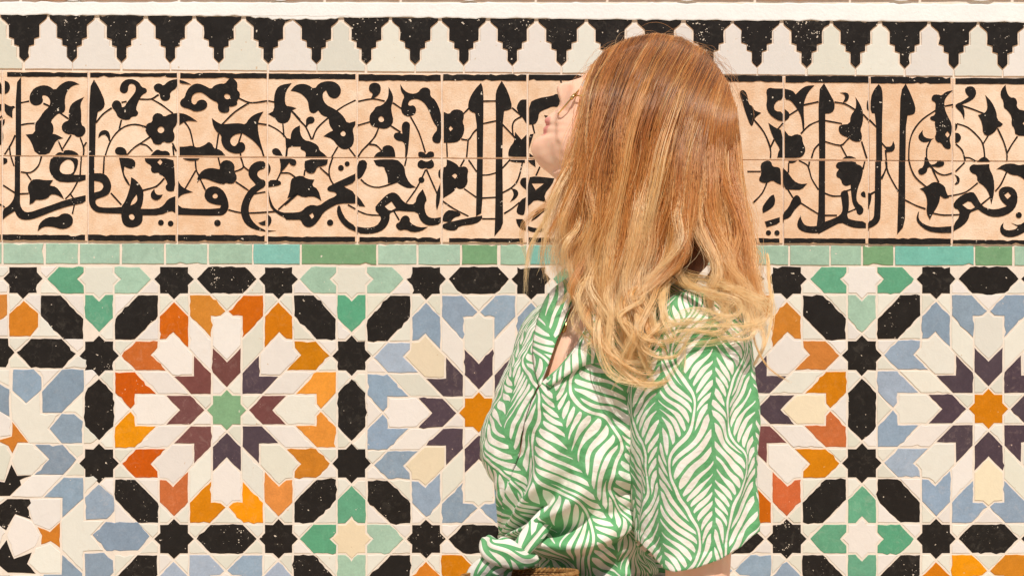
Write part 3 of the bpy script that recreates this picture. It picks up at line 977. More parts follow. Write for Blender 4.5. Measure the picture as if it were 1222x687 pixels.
def stroke(pts, w):
    q = []
    n = len(pts)
    for i in range(n - 1):
        p0 = pts[max(i - 1, 0)]; p1 = pts[i]; p2 = pts[i + 1]; p3 = pts[min(i + 2, n - 1)]
        for s in range(3):
            t = s / 3
            q.append(tuple(0.5 * (2 * p1[k] + (p2[k] - p0[k]) * t + (2 * p0[k] - 5 * p1[k] + 4 * p2[k] - p3[k]) * t * t + (3 * p1[k] - p0[k] - 3 * p2[k] + p3[k]) * t ** 3) for k in (0, 1)))
    q.append(pts[-1])
    L, Rr = [], []
    for i, p in enumerate(q):
        a = q[max(i - 1, 0)]; b = q[min(i + 1, len(q) - 1)]
        dx, dy = b[0] - a[0], b[1] - a[1]
        l = math.hypot(dx, dy) or 1
        ww = w * random.uniform(0.85, 1.15) / 2
        L.append((p[0] - dy / l * ww, p[1] + dx / l * ww)); Rr.append((p[0] + dy / l * ww, p[1] - dx / l * ww))
    return L + Rr[::-1]
KN = {'l': "letter_stroke", 'f': "leaf_motif", 's': "vine_stem", 'd': "letter_dot"}
cut_n = [0]
def mark(kind, loops):
    xs = [p[0] for p in loops[0]]; ys = [p[1] for p in loops[0]]
    cuts = []
    for X in jx:
        if min(xs) < X - 1.0 and max(xs) > X + 1.0:
            cuts.append(('x', W(X, 0)[0], 0.75 * S))
    ym = jy(0.5 * (min(xs) + max(xs)))
    if min(ys) < ym - 1.0 and max(ys) > ym + 1.0:
        cuts.append(('z', W(0, ym)[1], 0.6 * S))
    cut_n[0] = (cut_n[0] * 37 + 11) % 101
    prism(KN[kind], loops, -0.0030 - cut_n[0] * 4e-6, -0.0015, [RELIEF, clay_side], band, cuts=cuts)
ox_ = oy_ = 0
ALLM = []
for ln in INS.strip().splitlines():
    if ln.startswith('#'):
        ox_, oy_ = (float(t) for t in ln[1:].split())
        continue
    kind, shp, rest = ln.split(' ', 2)
    loops = []
    for part in rest.split('|'):
        v = [float(t) for t in part.split()]
        if shp == 'D':
            lp = [(v[0] + v[2] * math.cos(i * math.pi / 6), v[1] + v[2] * math.sin(i * math.pi / 6)) for i in range(12)]
        elif shp == 'S':
            lp = stroke([(v[i], v[i + 1]) for i in range(0, len(v), 2)], 12.5)
        else:
            lp = soften([(v[i], v[i + 1]) for i in range(0, len(v), 2)])
        loops.append([(ox_ + a / 6.5, oy_ + b / 6.5) for a, b in lp])
    ALLM.append((kind, loops))
for kind, loops in ALLM:
    mark(kind, loops)
# the stretch hidden behind the person goes on with the same vine
for kind, loops in ALLM:
    mx = sum(p[0] for p in loops[0]) / len(loops[0])
    if 430 < mx < 600 and kind in 'fs' and max(p[0] for p in loops[0]) < 628:
        mark(kind, [[(x + 245, y + 1.6) for x, y in lp] for lp in loops])
for kind, loops in ALLM:
    lo, hi = min(p[0] for p in loops[0]), max(p[0] for p in loops[0])
    if kind in 'fs' and 215 < lo and hi < 425:
        mark(kind, [[(x + 1021, y + 5.5) for x, y in lp] for lp in loops])
        mark(kind, [[(x - 418, y - 2.2) for x, y in lp] for lp in loops])
TB = [(1240, 1338, 94.4, 101.6), (1342, 1440, 95.4, 102.4), (1444, 1542, 96, 103.2), (-301, -202, 84, 90), (-199, -100, 85, 91), (-95, 0.5, 87, 92), (9, 104.6, 86.8, 92), (108, 211.6, 87, 92.8), (215.5, 318.5, 87.4, 94), (321, 424.4, 88, 94.8), (428, 526, 89.2, 97), (529, 628, 89, 96.8), (631, 730, 89.4, 96.4),
      (733, 831, 90, 97), (835, 933.4, 90.8, 98), (937, 1036, 91.2, 99), (1038.6, 1134, 92.2, 100), (1139.6, 1237, 93.6, 101)]
BB = [(1240, 1338, 286, 291.4), (1342, 1440, 286.4, 291.8), (1444, 1542, 286.6, 292), (-301, -202, 278.6, 285), (-199, -100, 279, 285.6), (-95, 1.5, 279.5, 286), (3.6, 102, 279.6, 286.6), (105.4, 210, 279.8, 287.6), (212.6, 316, 280.2, 288), (320, 424, 282, 288.4), (429, 525.4, 283, 289), (536, 624, 284, 289.2), (631, 730, 283.6, 289),
      (733, 831, 284, 289.6), (835, 903, 284, 289.6), (905, 930, 284, 289.6), (935.6, 1032.6, 284.2, 290.4), (1036, 1134, 284.2, 291), (1137, 1237, 286, 291)]
for x0, x1, y0, y1 in TB + BB:
    prism("border_strip", [roughen([(x0, y0), (x1, y0 + 0.5), (x1, y1 + 0.3), (x0, y1)], 5, 0.38, 0.1)], -0.0031, -0.0015, [RELIEF, clay_side], band)
# ------------------------------------------------------------------ the person in front of the wall
PD = 0.42                                     # distance of the figure's middle from the wall
def V(px, py, d=0.0):
    """photo unit and depth (mm towards the camera from the figure's middle) -> world point"""
    dist = PD + d / 1000.0
    f = S * (D - dist) / D
    return Vector(((px - 611.0) * f, -dist, ZC + (343.5 - py) * f))
base = V(735, 0, 0)
person = empty("person", (base.x, -PD, 0.0))
tag(person, "person with long copper blonde hair looking up in a green leaf print knotted shirt", "person")
ROOT = person.location.copy()

def interp(tab, y, c):
    if y <= tab[0][0]:
        return tab[0][c]
    for i in range(len(tab) - 1):
        a, b = tab[i], tab[i + 1]
        if y <= b[0]:
            p0 = tab[max(i - 1, 0)]; p3 = tab[min(i + 2, len(tab) - 1)]
            t = (y - a[0]) / (b[0] - a[0])
            m1 = (b[c] - p0[c]) / (b[0] - p0[0]) * (b[0] - a[0]); m2 = (p3[c] - a[c]) / (p3[0] - a[0]) * (b[0] - a[0])
            return (2 * t ** 3 - 3 * t * t + 1) * a[c] + (t ** 3 - 2 * t * t + t) * m1 + (-2 * t ** 3 + 3 * t * t) * b[c] + (t ** 3 - t * t) * m2
    return tab[-1][c]
def lint(tab, y):
    """piecewise linear table lookup [(y, value)]"""
    if y <= tab[0][0]:
        return tab[0][1]
    for a, b in zip(tab, tab[1:]):
        if y <= b[0]:
            return a[1] + (b[1] - a[1]) * (y - a[0]) / (b[0] - a[0])
    return tab[-1][1]
def sstep(a, b, x):
    t = min(1, max(0, (x - a) / (b - a)))
    return t * t * (3 - 2 * t)

# y, left edge, right edge, half depth
TORSO = [(318, 712, 772, 44), (335, 690, 796, 55), (348, 662, 822, 66), (365, 645, 838, 78), (400, 621, 845, 92), (450, 593, 840, 102), (500, 576, 830, 106),
         (540, 571, 822, 104), (580, 580, 815, 98), (610, 592, 808, 92), (640, 602, 803, 86), (660, 607, 800, 82), (700, 604, 802, 84), (760, 590, 816, 96)]
def trow(y):
    xl, xr, b = interp(TORSO, y, 1), interp(TORSO, y, 2), interp(TORSO, y, 3)
    return 0.5 * (xl + xr), 0.5 * (xr - xl), b

def finish(name, verts, faces, mats, parent=person, smooth=True, uvs=None, origin=True):
    me = bpy.data.meshes.new(name)
    off = ROOT if parent is person else Vector((0, 0, 0))
    me.from_pydata([tuple(v - off) for v in verts], [], faces)
    for m in mats:
        me.materials.append(m)
    if smooth:
        me.polygons.foreach_set("use_smooth", [True] * len(me.polygons))
    if uvs is not None:
        uvl = me.uv_layers.new(name="print")
        idx = np.zeros(len(me.loops), dtype=np.int32)
        me.loops.foreach_get("vertex_index", idx)
        uvl.data.foreach_set("uv", np.array(uvs, dtype=np.float32)[idx].ravel())
    me.update()
    return link(name, me, parent)

def tube(path, radii, n=12, flat=1.0, cap=True, wob=0.0):
    """closed sweep along world points; returns verts, faces, uvs (metres)"""
    vs_, fs, uv = [], [], []
    up = Vector((0.13, -1, 0.21)).normalized()
    dist = 0
    for i, p in enumerate(path):
        t = (path[min(i + 1, len(path) - 1)] - path[max(i - 1, 0)]).normalized()
        a = t.cross(up).normalized(); b = a.cross(t).normalized()
        if i:
            dist += (p - path[i - 1]).length
        for j in range(n):
            an = 2 * math.pi * j / n
            r = radii[i] * (1 + wob * mnoise.noise(Vector((j * 0.9, i * 0.35, radii[0] * 900))))
            vs_.append(p + a * (math.cos(an) * r) + b * (math.sin(an) * r * flat))
            uv.append((an * radii[i], dist))
    m = len(path)
    for i in range(m - 1):
        for j in range(n):
            k = (j + 1) % n
            fs.append((i * n + j, i * n + k, (i + 1) * n + k, (i + 1) * n + j))
    if cap:
        fs.append(tuple(range(n))[::-1]); fs.append(tuple((m - 1) * n + j for j in range(n)))
    return vs_, fs, uv
def smooth_path(pts, k=6):
    out = []
    n = len(pts)
    for i in range(n - 1):
        p0 = pts[max(i - 1, 0)]; p1 = pts[i]; p2 = pts[i + 1]; p3 = pts[min(i + 2, n - 1)]
        for s in range(k):
            t = s / k
            out.append(tuple(0.5 * (2 * a + (c - z) * t + (2 * z - 5 * a + 4 * c - e) * t * t + (3 * a - z - 3 * c + e) * t ** 3) for z, a, c, e in zip(p0, p1, p2, p3)))
    out.append(tuple(pts[-1]))
    return out

# ---- materials
m_skin, g, b = new_mat("skin", 0.48, 0.35)
geo = g.node("ShaderNodeNewGeometry").outputs["Position"]
n1 = g.noise(geo, 30, 4, 0.6); n2 = g.noise(geo, 900, 2, 0.5)
col = g.mix(g.rng(n1, 0.35, 0.7), rgb(255, 210, 182, 1.0), rgb(252, 192, 162, 1.0))
def near(pt, r0, r1):
    n = g.node("ShaderNodeVectorMath", operation='DISTANCE')
    g.nt.links.new(geo, n.inputs[0]); n.inputs[1].default_value = pt
    return g.rng(E(g, n.outputs["Value"]), r1, r0)
lipf = g.m('MAXIMUM', near(V(650, 145.5, 8), 0.006, 0.0105), near(V(649, 153.5, 6), 0.006, 0.0105))
col = g.mix(lipf * 0.75, col, rgb(228, 130, 126, 0.92))
col = g.mix(near(V(642, 175.5, 24), 0.0012, 0.0022), col, rgb(150, 96, 72, 0.8))
g.put(b.inputs["Base Color"], col)
b.inputs["Subsurface Weight"].default_value = 0.18
b.inputs["Subsurface Radius"].default_value = (0.012, 0.005, 0.003)
b.inputs["Subsurface Scale"].default_value = 0.6
bp = g.node("ShaderNodeBump"); bp.inputs["Strength"].default_value = 0.12; bp.inputs["Distance"].default_value = 0.0006
g.put(bp.inputs["Height"], n2); g.nt.links.new(bp.outputs[0], b.inputs["Normal"])

# leaf print cotton
m_cloth, g, b = new_mat("leaf_print_cotton", 0.78, 0.2)
uvn = g.node("ShaderNodeUVMap"); uvn.uv_map = "print"
nz = g.node("ShaderNodeTexNoise"); g.nt.links.new(uvn.outputs[0], nz.inputs["Vector"]); nz.inputs["Scale"].default_value = 15; nz.inputs["Detail"].default_value = 1
nzs = g.node("ShaderNodeSeparateXYZ"); g.nt.links.new(nz.outputs["Color"], nzs.inputs[0])
sp = g.node("ShaderNodeSeparateXYZ"); g.nt.links.new(uvn.outputs[0], sp.inputs[0])
U = (E(g, sp.outputs[0]) + (E(g, nzs.outputs[0]) - 0.5) * 0.03) * (1 / 0.064)
Vv = (E(g, sp.outputs[1]) + (E(g, nzs.outputs[1]) - 0.5) * 0.03) * (1 / 0.15)
wave = g.m('SINE', Vv * (2 * math.pi))
gg = U - wave * g.m('COSINE', U * math.pi) * 0.30
cell = g.m('FLOOR', gg)
q = gg - cell
s = q * 2.0 - 1.0
t = g.m('ABSOLUTE', s)
ph = g.m('FRACT', cell * 0.371)
tm = g.m('ABSOLUTE', U - cell - 0.5)
# blades spring from the midrib and curve outwards
phase = g.m('FRACT', Vv * 10.6 - g.m('POWER', tm * 1.75, 0.8) * 3.2 + ph + g.m('SIGN', s) * 0.16)
duty = 1.0 - g.m('POWER', g.m('SINE', g.m('MINIMUM', t * 1.16, 1.0) * math.pi), 0.5) * 0.74 + (E(g, nzs.outputs[2]) - 0.5) * 0.3
blade = g.m('LESS_THAN', phase, duty)
rib = g.m('LESS_THAN', tm, 0.03)
edge_g = g.m('GREATER_THAN', t, 0.82)
edge_w = g.m('GREATER_THAN', t, 0.93)
gr = g.m('MAXIMUM', g.m('MAXIMUM', blade, rib), edge_g)
gr = gr * (1.0 - edge_w)
fine = g.noise(uvn.outputs[0], 900, 2, 0.5)
mid = g.noise(uvn.outputs[0], 60, 4, 0.6)
green = g.mix(g.rng(mid, 0.3, 0.7), rgb(88, 160, 100, 0.97), rgb(122, 186, 128, 0.97))
white = g.mix(g.rng(mid, 0.3, 0.7), rgb(250, 240, 222, 0.92), rgb(254, 250, 240, 0.92))
g.put(b.inputs["Base Color"], g.mix(gr, white, green))
b.inputs["Sheen Weight"].default_value = 0.1
wr = g.noise(uvn.outputs[0], 130, 4, 0.65, dist=0.4)
bp = g.node("ShaderNodeBump"); bp.inputs["Strength"].default_value = 0.8; bp.inputs["Distance"].default_value = 0.0028
g.put(bp.inputs["Height"], wr * 0.8 + fine * 0.12); g.nt.links.new(bp.outputs[0], b.inputs["Normal"])

# ---- body: one continuous surface
bv, bf = [], []
def add(vs_, fs, _uv=None):
    o0 = len(bv)
    bv.extend(vs_)
    bf.extend(tuple(i + o0 for i in f) for f in fs)
def rings(rows, n=40):
    vs_, fs = [], []
    for (y, cx_, a, bb, dc) in rows:
        for j in range(n):
            an = 2 * math.pi * j / n
            vs_.append(V(cx_ + a * math.sin(an), y, dc + bb * math.cos(an)))
    m = len(rows)
    for i in range(m - 1):
        for j in range(n):
            k = (j + 1) % n
            fs.append((i * n + j, (i + 1) * n + j, (i + 1) * n + k, i * n + k))
    fs.append(tuple(range(n))); fs.append(tuple((m - 1) * n + j for j in range(n))[::-1])
    return vs_, fs
rows = []
for y in list(range(322, 700, 14)) + [720, 760, 800, 850]:
    cx_, a, bb = trow(y)
    ins = 13 + 24 * sstep(540, 620, y)
    rows.append((y, cx_ + 3, max(a - ins, 12), max(bb - ins, 12), 0))
add(*rings(rows))
add(*rings([(y, 754 - (y - 205) * 0.06, r, r, 0) for y, r in ((185, 46), (215, 50), (250, 50), (290, 50), (330, 54), (352, 62))]))
add(*tube([V(700, 200, 0), V(722, 218, 0), V(750, 250, 0)], [0.024, 0.036, 0.042], 16))
def limb(pts, n=20):
    p = smooth_path(pts, 5)
    add(*tube([V(a, b_, c) for a, b_, c, _ in p], [r / 1000 for *_, r in p], n))
limb([(812, 372, 55, 34), (832, 420, 88, 46), (834, 520, 98, 43), (833, 610, 104, 40), (832, 690, 110, 37), (824, 732, 116, 35)])
limb([(828, 728, 112, 35), (780, 748, 128, 35), (720, 752, 140, 28), (668, 748, 146, 22), (640, 744, 146, 21), (614, 742, 144, 16)])
for fx, fy, fd, ln_ in ((628, 722, 150, 52), (620, 732, 152, 62), (616, 743, 152, 64), (618, 754, 150, 58), (622, 764, 146, 46)):
    limb([(fx + 16, fy, fd - 4, 9.5), (fx - ln_ * 0.35, fy + 2, fd + 4, 9), (fx - ln_ * 0.72, fy + 6, fd - 6, 8.2), (fx - ln_ * 0.85, fy + 9, fd - 22, 7.4)], 10)
limb([(692, 372, -66, 34), (668, 430, -96, 42), (664, 520, -104, 40), (668, 620, -100, 37), (672, 700, -90, 34), (664, 736, -70, 32), (650, 748, -20, 26), (640, 752, 20, 20), (626, 752, 40, 14)])
for sgn in (-1, 1):
    limb([(704 + 20 * sgn, 840, 44 * sgn, 80), (704 + 18 * sgn, 1050, 46 * sgn, 64), (708 + 18 * sgn, 1250, 46 * sgn, 46), (716 + 16 * sgn, 1400, 46 * sgn, 48), (722 + 14 * sgn, 1590, 46 * sgn, 32)])
    limb([(732 + 12 * sgn, 1606, 46 * sgn, 32), (690 + 12 * sgn, 1612, 48 * sgn, 30), (630 + 12 * sgn, 1622, 50 * sgn, 20), (600 + 12 * sgn, 1626, 50 * sgn, 14)])
# head from its profile, seen from the side, face tipped up to the left
HC = (782.0, 150.0)
PROFILE = [(714, 76), (703, 85), (693, 93), (681, 96.5), (671, 98.6), (665.4, 102), (664.0, 107), (665.6, 113), (668.6, 121), (667.6, 127), (662.5, 132), (655.5, 137), (649.4, 142), (648.6, 146), (654.2, 149.2),
           (648.4, 152), (647.2, 155.6), (650.0, 160), (643, 163), (637, 167), (633.6, 173.5), (633.8, 181), (637, 189.5), (644, 198.5), (655, 207), (672, 220), (700, 236), (740, 246), (790, 244), (836, 226), (864, 196), (875, 160),
           (870, 122), (853, 92), (826, 72), (792, 61), (754, 60), (730, 66)]
angs = [math.atan2(-(y - HC[1]), -(x - HC[0])) for x, y in PROFILE]
angs = [a if a > -math.pi + 0.01 else a for a in angs]
pts_a = sorted(((a % (2 * math.pi)), math.hypot(x - HC[0], y - HC[1])) for a, (x, y) in zip(angs, PROFILE))
def prof_r(a):
    a %= 2 * math.pi
    n = len(pts_a)
    for i in range(n):
        a0, r0 = pts_a[i]
        a1, r1 = pts_a[(i + 1) % n]
        if i == n - 1:
            a1 += 2 * math.pi
        aa = a if a >= a0 else a + 2 * math.pi
        if a0 <= aa <= a1:
            return r0 + (r1 - r0) * (aa - a0) / (a1 - a0)
    return pts_a[0][1]
NA, NR = 220, 26
vs_, fs = [], []
for side in (1, -1):
    o0 = len(vs_)
    vs_.append(V(HC[0], HC[1], side * 73))
    for i in range(1, NR + 1):
        rho = math.sin(i / NR * math.pi / 2)
        for j in range(NA):
            # denser steps towards the face
            a = 2 * math.pi * j / NA
            a = a - 0.55 * math.sin(a)
            r_s = sum(prof_r(a + math.radians(x_)) for x_ in (-12, -8, -4, 0, 4, 8, 12)) / 7
            r = r_s + (prof_r(a) - r_s) * rho ** 9
            w = 73 * math.sqrt(max(0, 1 - rho ** 2.3))
            deg = math.degrees((a + math.pi) % (2 * math.pi) - math.pi)
            if 9 < deg < 34 and r * rho > 104:
                w = min(w, 8 + 42 * math.exp(-(r * rho - 104) / 7.0))
            if -25 < deg < 9 and r * rho > 118:
                w = min(w, 22 + 34 * math.exp(-(r * rho - 118) / 9.0)) * math.sqrt(max(0, 1 - rho ** 8)) + 0.0
            vs_.append(V(HC[0] - r * rho * math.cos(a), HC[1] - r * rho * math.sin(a), side * w))
    for j in range(NA):
        k = (j + 1) % NA
        fs.append((o0, o0 + 1 + j, o0 + 1 + k) if side > 0 else (o0, o0 + 1 + k, o0 + 1 + j))
    for i in range(NR - 1):
        for j in range(NA):
            k = (j + 1) % NA
            q4 = (o0 + 1 + i * NA + j, o0 + 1 + (i + 1) * NA + j, o0 + 1 + (i + 1) * NA + k, o0 + 1 + i * NA + k)
            fs.append(q4 if side > 0 else q4[::-1])
add(vs_, fs)
body = finish("body", bv, bf, [m_skin])
bm = bmesh.new(); bm.from_mesh(body.data)
bmesh.ops.remove_doubles(bm, verts=bm.verts, dist=0.00005)
bmesh.ops.recalc_face_normals(bm, faces=bm.faces[:])
bm.to_mesh(body.data); bm.free()
rm = body.modifiers.new("unite", 'REMESH'); rm.mode = 'VOXEL'; rm.voxel_size = 0.0021; rm.use_smooth_shade = True
sm = body.modifiers.new("smooth", 'SMOOTH'); sm.factor = 0.5; sm.iterations = 2
m_eye = plain("eye_white", rgb(236, 230, 222), 0.2, 0.05, 40, 0.0)
for sgn in (1, -1):
    me = bpy.data.meshes.new("eye"); bm = bmesh.new(); bmesh.ops.create_uvsphere(bm, u_segments=16, v_segments=10, radius=0.0115); bm.to_mesh(me); bm.free(); me.materials.append(m_eye)
    link("eye", me, person, V(703, 106, 31 * sgn) - ROOT)

# ---- shirt
KX, KY = 604.0, 646.0
def fold_curve(px):
    return lint([(560, 640), (600, 654), (645, 663), (698, 657), (740, 641), (772, 620), (840, 590)], px)
def folds(px, py, front):
    d = 0.0
    r = math.hypot(px - KX, (py - KY) * 1.0)
    th = math.atan2(py - KY, px - KX)
    nz_ = mnoise.noise(Vector((px * 0.012, py * 0.012, 3.3)))
    d += 15.0 * math.exp(-((r - 70) / 58) ** 2) * math.sin(10.5 * th + 1.7 * nz_ + 0.6)
    d += 6.0 * math.exp(-((r - 150) / 80) ** 2) * math.sin(8.0 * th + 2.5 * nz_)
    r2 = math.hypot(px - 772, py - 588); th2 = math.atan2(py - 588, px - 772)
    d += 5.0 * math.exp(-(r2 / 62) ** 2) * math.sin(7 * th2 + 1.0)
    # long soft drapes from shoulder to knot
    c = (px * 0.80 + py * 0.60)
    al = (-px * 0.60 + py * 0.80)
    d += 6.5 * mnoise.noise(Vector((c * 0.026, al * 0.006, 1.2))) + 3.2 * mnoise.noise(Vector((c * 0.075, al * 0.018, 7.1)))
    d += 1.6 * mnoise.noise(Vector((px * 0.12, py * 0.09, 2.0)))
    if front > 0:
        k = py - fold_curve(px)
        d += 12 * math.exp(-((k + 15) / 14) ** 2) * sstep(590, 640, px)
        d -= 22 * sstep(-3, 6, k)
        d += 5.0 * sstep(3, 14, k) * math.sin(0.16 * (py + 0.35 * px) + 2 * nz_)
    return d
def surf(px, py, extra=0.0):
    cx_, a, bb = trow(py)
    sn = max(-0.995, min(0.995, (px - cx_) / a))
    co = math.sqrt(1 - sn * sn)
    return (bb + extra) * co + folds(px, py, 1) * (0.35 + 0.65 * co)
def panel(phiL, phiR, y0, y1, nr, nc, extra, th=0.0016):
    vs_, fs, uv = [], [], []
    ca, sa = math.cos(math.radians(-24)), math.sin(math.radians(-24))
    for i in range(nr + 1):
        y = y0 + (y1 - y0) * i / nr
        cx_, a, bb = trow(y)
        f0, f1 = phiL(y, cx_, a), phiR(y, cx_, a)
        for j in range(nc + 1):
            ph_ = f0 + (f1 - f0) * j / nc
            sn, co = math.sin(ph_), math.cos(ph_)
            px = cx_ + a * sn
            nx, nd = sn / a, co / bb
            l = math.hypot(nx, nd); nx /= l; nd /= l
            dd = folds(px, y, co) + extra
            vs_.append(V(px + nx * dd, y, bb * co + nd * dd))
            u_ = ph_ * 0.112; v_ = -(y - 330) / 1000
            uv.append((u_ * ca - v_ * sa, u_ * sa + v_ * ca))
    for i in range(nr):
        for j in range(nc):
            p = i * (nc + 1) + j
            fs.append((p, p + nc + 1, p + nc + 2, p + 1))
    return vs_, fs, uv
BL = [(322, 721), (345, 714), (365, 708), (390, 700), (412, 690), (440, 668), (456, 651), (480, 638), (520, 624), (560, 612), (600, 606), (652, 603), (760, 603)]
AR = [(322, 700), (345, 689), (372, 676), (400, 666), (430, 656), (456, 646), (480, 634), (520, 620), (560, 610), (600, 612), (652, 610), (760, 610)]
def phi_of(tab):
    def f(y, cx_, a):
        return math.asin(max(-0.985, min(0.985, (lint(tab, y) - cx_) / a)))
    return f
shirt = empty("shirt", (0, 0, 0), person)
def spart(name, data, solid=0.0014):
    vs_, fs, uv = data
    o = finish(name, [v - ROOT for v in vs_], fs, [m_cloth], parent=shirt, uvs=uv)
    if solid:
        s_ = o.modifiers.new("thickness", 'SOLIDIFY'); s_.thickness = solid; s_.offset = 0
    return o
spart("front_panel", panel(lambda y, c, a: -math.pi, phi_of(AR), 330, 700, 200, 120, -1.5))
spart("back_panel", panel(phi_of(BL), lambda y, c, a: math.pi, 330, 700, 220, 260, 2.5))
def flap(inner, outer, n=40, m=14, e0=3.5, e1=8.0, rotuv=50):
    I = smooth_path(inner, 8); O = smooth_path(outer, 8)
    vs_, fs, uv = [], [], []
    cr, sr = math.cos(math.radians(rotuv)), math.sin(math.radians(rotuv))
    for i in range(len(I)):
        o_ = O[min(len(O) - 1, round(i * (len(O) - 1) / (len(I) - 1)))]
        for j in range(m + 1):
            t_ = j / m
            px = I[i][0] + (o_[0] - I[i][0]) * t_; py = I[i][1] + (o_[1] - I[i][1]) * t_
            lift = e0 + (e1 - e0) * t_ + 5 * math.sin(math.pi * t_) + 1.2 * mnoise.noise(Vector((px * 0.06, py * 0.06, 9)))
            vs_.append(V(px, py, surf(px, py, 0) + lift))
            uu, vv = px / 1000, -py / 1000
            uv.append((uu * cr - vv * sr, uu * sr + vv * cr))
    for i in range(len(I) - 1):
        for j in range(m):
            p = i * (m + 1) + j
            fs.append((p, p + 1, p + m + 2, p + m + 1))
    return vs_, fs, uv
spart("collar", flap([(722, 330), (713, 360), (703, 388), (690, 412), (670, 437), (651, 457)], [(778, 338), (770, 380), (752, 412), (724, 430), (694, 437), (656, 461)]))
spart("lapel", flap([(700, 326), (689, 346), (676, 373), (666, 401), (656, 430), (646, 457)], [(676, 332), (655, 350), (642, 380), (636, 410), (638, 438), (644, 460)], e0=2.5, e1=4.0, rotuv=-20))

SLV = [(346, 826, 8, 14, 56), (350, 828, 26, 32, 62), (358, 830, 42, 44, 68), (372, 832, 54, 52, 75), (392, 831, 63, 57, 83), (420, 829, 69, 60, 90), (470, 828.5, 71.5, 62, 97), (530, 828.5, 72, 62, 100), (590, 830, 71, 60, 102), (640, 831, 70, 58, 104), (700, 832, 69, 58, 106)]
HEM = [(755, 640), (764, 650), (776, 666), (790, 678), (804, 682), (830, 677), (860, 667), (885, 651), (903, 627)]
def sleeve_data():
    nr, nc = 170, 150
    vs_, fs, uv = [], [], []
    for i in range(nr + 1):
        t_ = i / nr
        for j in range(nc + 1):
            an = -math.pi + 2 * math.pi * j / nc
            ye = lint(HEM, 830 + 72 * math.sin(an))
            y = 346 + (ye - 346) * t_ ** 1.15
            cx_, a, bb, dc = (interp(SLV, y, c) for c in (1, 2, 3, 4))
            sn, co = math.sin(an), math.cos(an)
            dd = 4.5 * t_ * math.sin(4 * an + 1.2 + 1.6 * t_) + 7.0 * mnoise.noise(Vector((an * 2.0 + y * 0.008, y * 0.010, 4.4))) + 2.8 * mnoise.noise(Vector((an * 5 + y * 0.02, y * 0.02, 8.8))) + 0.8 * mnoise.noise(Vector((an * 12, y * 0.07, 1.8)))
            dd += 5.5 * math.exp(-((an - 1.25) / 0.12) ** 2) * sstep(0.2, 0.5, t_)
            dd *= sstep(0.0, 0.2, t_)
            dd += 1.3 * sstep(0.962, 0.968, t_)
            l = math.hypot(sn / a, co / bb)
            vs_.append(V(cx_ + a * sn + dd * sn / a / l, y, dc + bb * co + dd * co / bb / l))
            uv.append((an * 0.068 + 0.012, (y - 300) / 1000))
    for i in range(nr):
        for j in range(nc):
            p = i * (nc + 1) + j
            fs.append((p, p + nc + 1, p + nc + 2, p + 1))
    return vs_, fs, uv
spart("sleeve", sleeve_data(), 0.0018)
def far_sleeve():
    rows_ = [(350, 690, 10, 14, -62), (362, 684, 36, 40, -72), (390, 672, 50, 48, -88), (450, 666, 58, 54, -98), (540, 664, 60, 56, -102), (620, 668, 60, 56, -100), (655, 670, 60, 56, -98)]
    vs_, fs, uv = [], [], []
    nr, nc = 40, 48
    for i in range(nr + 1):
        y = 350 + 305 * i / nr
        cx_, a, bb, dc = (interp(rows_, y, c) for c in (1, 2, 3, 4))
        for j in range(nc + 1):
            an = 2 * math.pi * j / nc
            vs_.append(V(cx_ + a * math.sin(an), y, dc + bb * math.cos(an))); uv.append((an * 0.06, -y / 1000))
    for i in range(nr):
        for j in range(nc):
            p = i * (nc + 1) + j
            fs.append((p, p + nc + 1, p + nc + 2, p + 1))
    return vs_, fs, uv
spart("sleeve", far_sleeve(), 0.0018)

# knot: crossing rolls of the shirt tails
def roll(pts, n=28, flat=0.8, wob=0.0, pleat=0.0):
    p = smooth_path(pts, 9)
    path = [V(a, b_, c) for a, b_, c, _ in p]; rad = [r / 1000 for *_, r in p]
    vs_, fs, uv = tube(path, rad, n, flat)
    if pleat:
        out = []
        for i, v in enumerate(vs_):
            c = path[i // n]
            an = 2 * math.pi * (i % n) / n
            k = 1 + pleat * math.sin(5 * an + 0.05 * (i // n)) + 0.5 * pleat * math.sin(9 * an + 1)
            out.append(c + (v - c) * k)
        vs_ = out
    uv = [(a_ * 0.62, b_ * 0.62) for a_, b_ in uv]
    return vs_, fs, uv
spart("knot", roll([(640, 668, 96, 6), (620, 666, 114, 12), (603, 660, 119, 16), (588, 655, 112, 15), (582, 645, 92, 9)], pleat=0.10), 0)
spart("knot", roll([(666, 598, 64, 7), (652, 616, 80, 10), (639, 634, 95, 12), (627, 650, 105, 11), (618, 664, 103, 8), (610, 674, 94, 5)], pleat=0.10), 0)
spart("knot_tail", roll([(606, 662, 112, 9), (593, 671, 116, 12), (581, 678, 112, 13), (573, 690, 106, 15), (570, 712, 98, 17)], flat=0.45, pleat=0.12), 0)
spart("knot_tail", roll([(608, 666, 108, 8), (599, 679, 112, 11), (594, 696, 108, 13), (592, 716, 100, 14)], flat=0.45, pleat=0.12), 0)

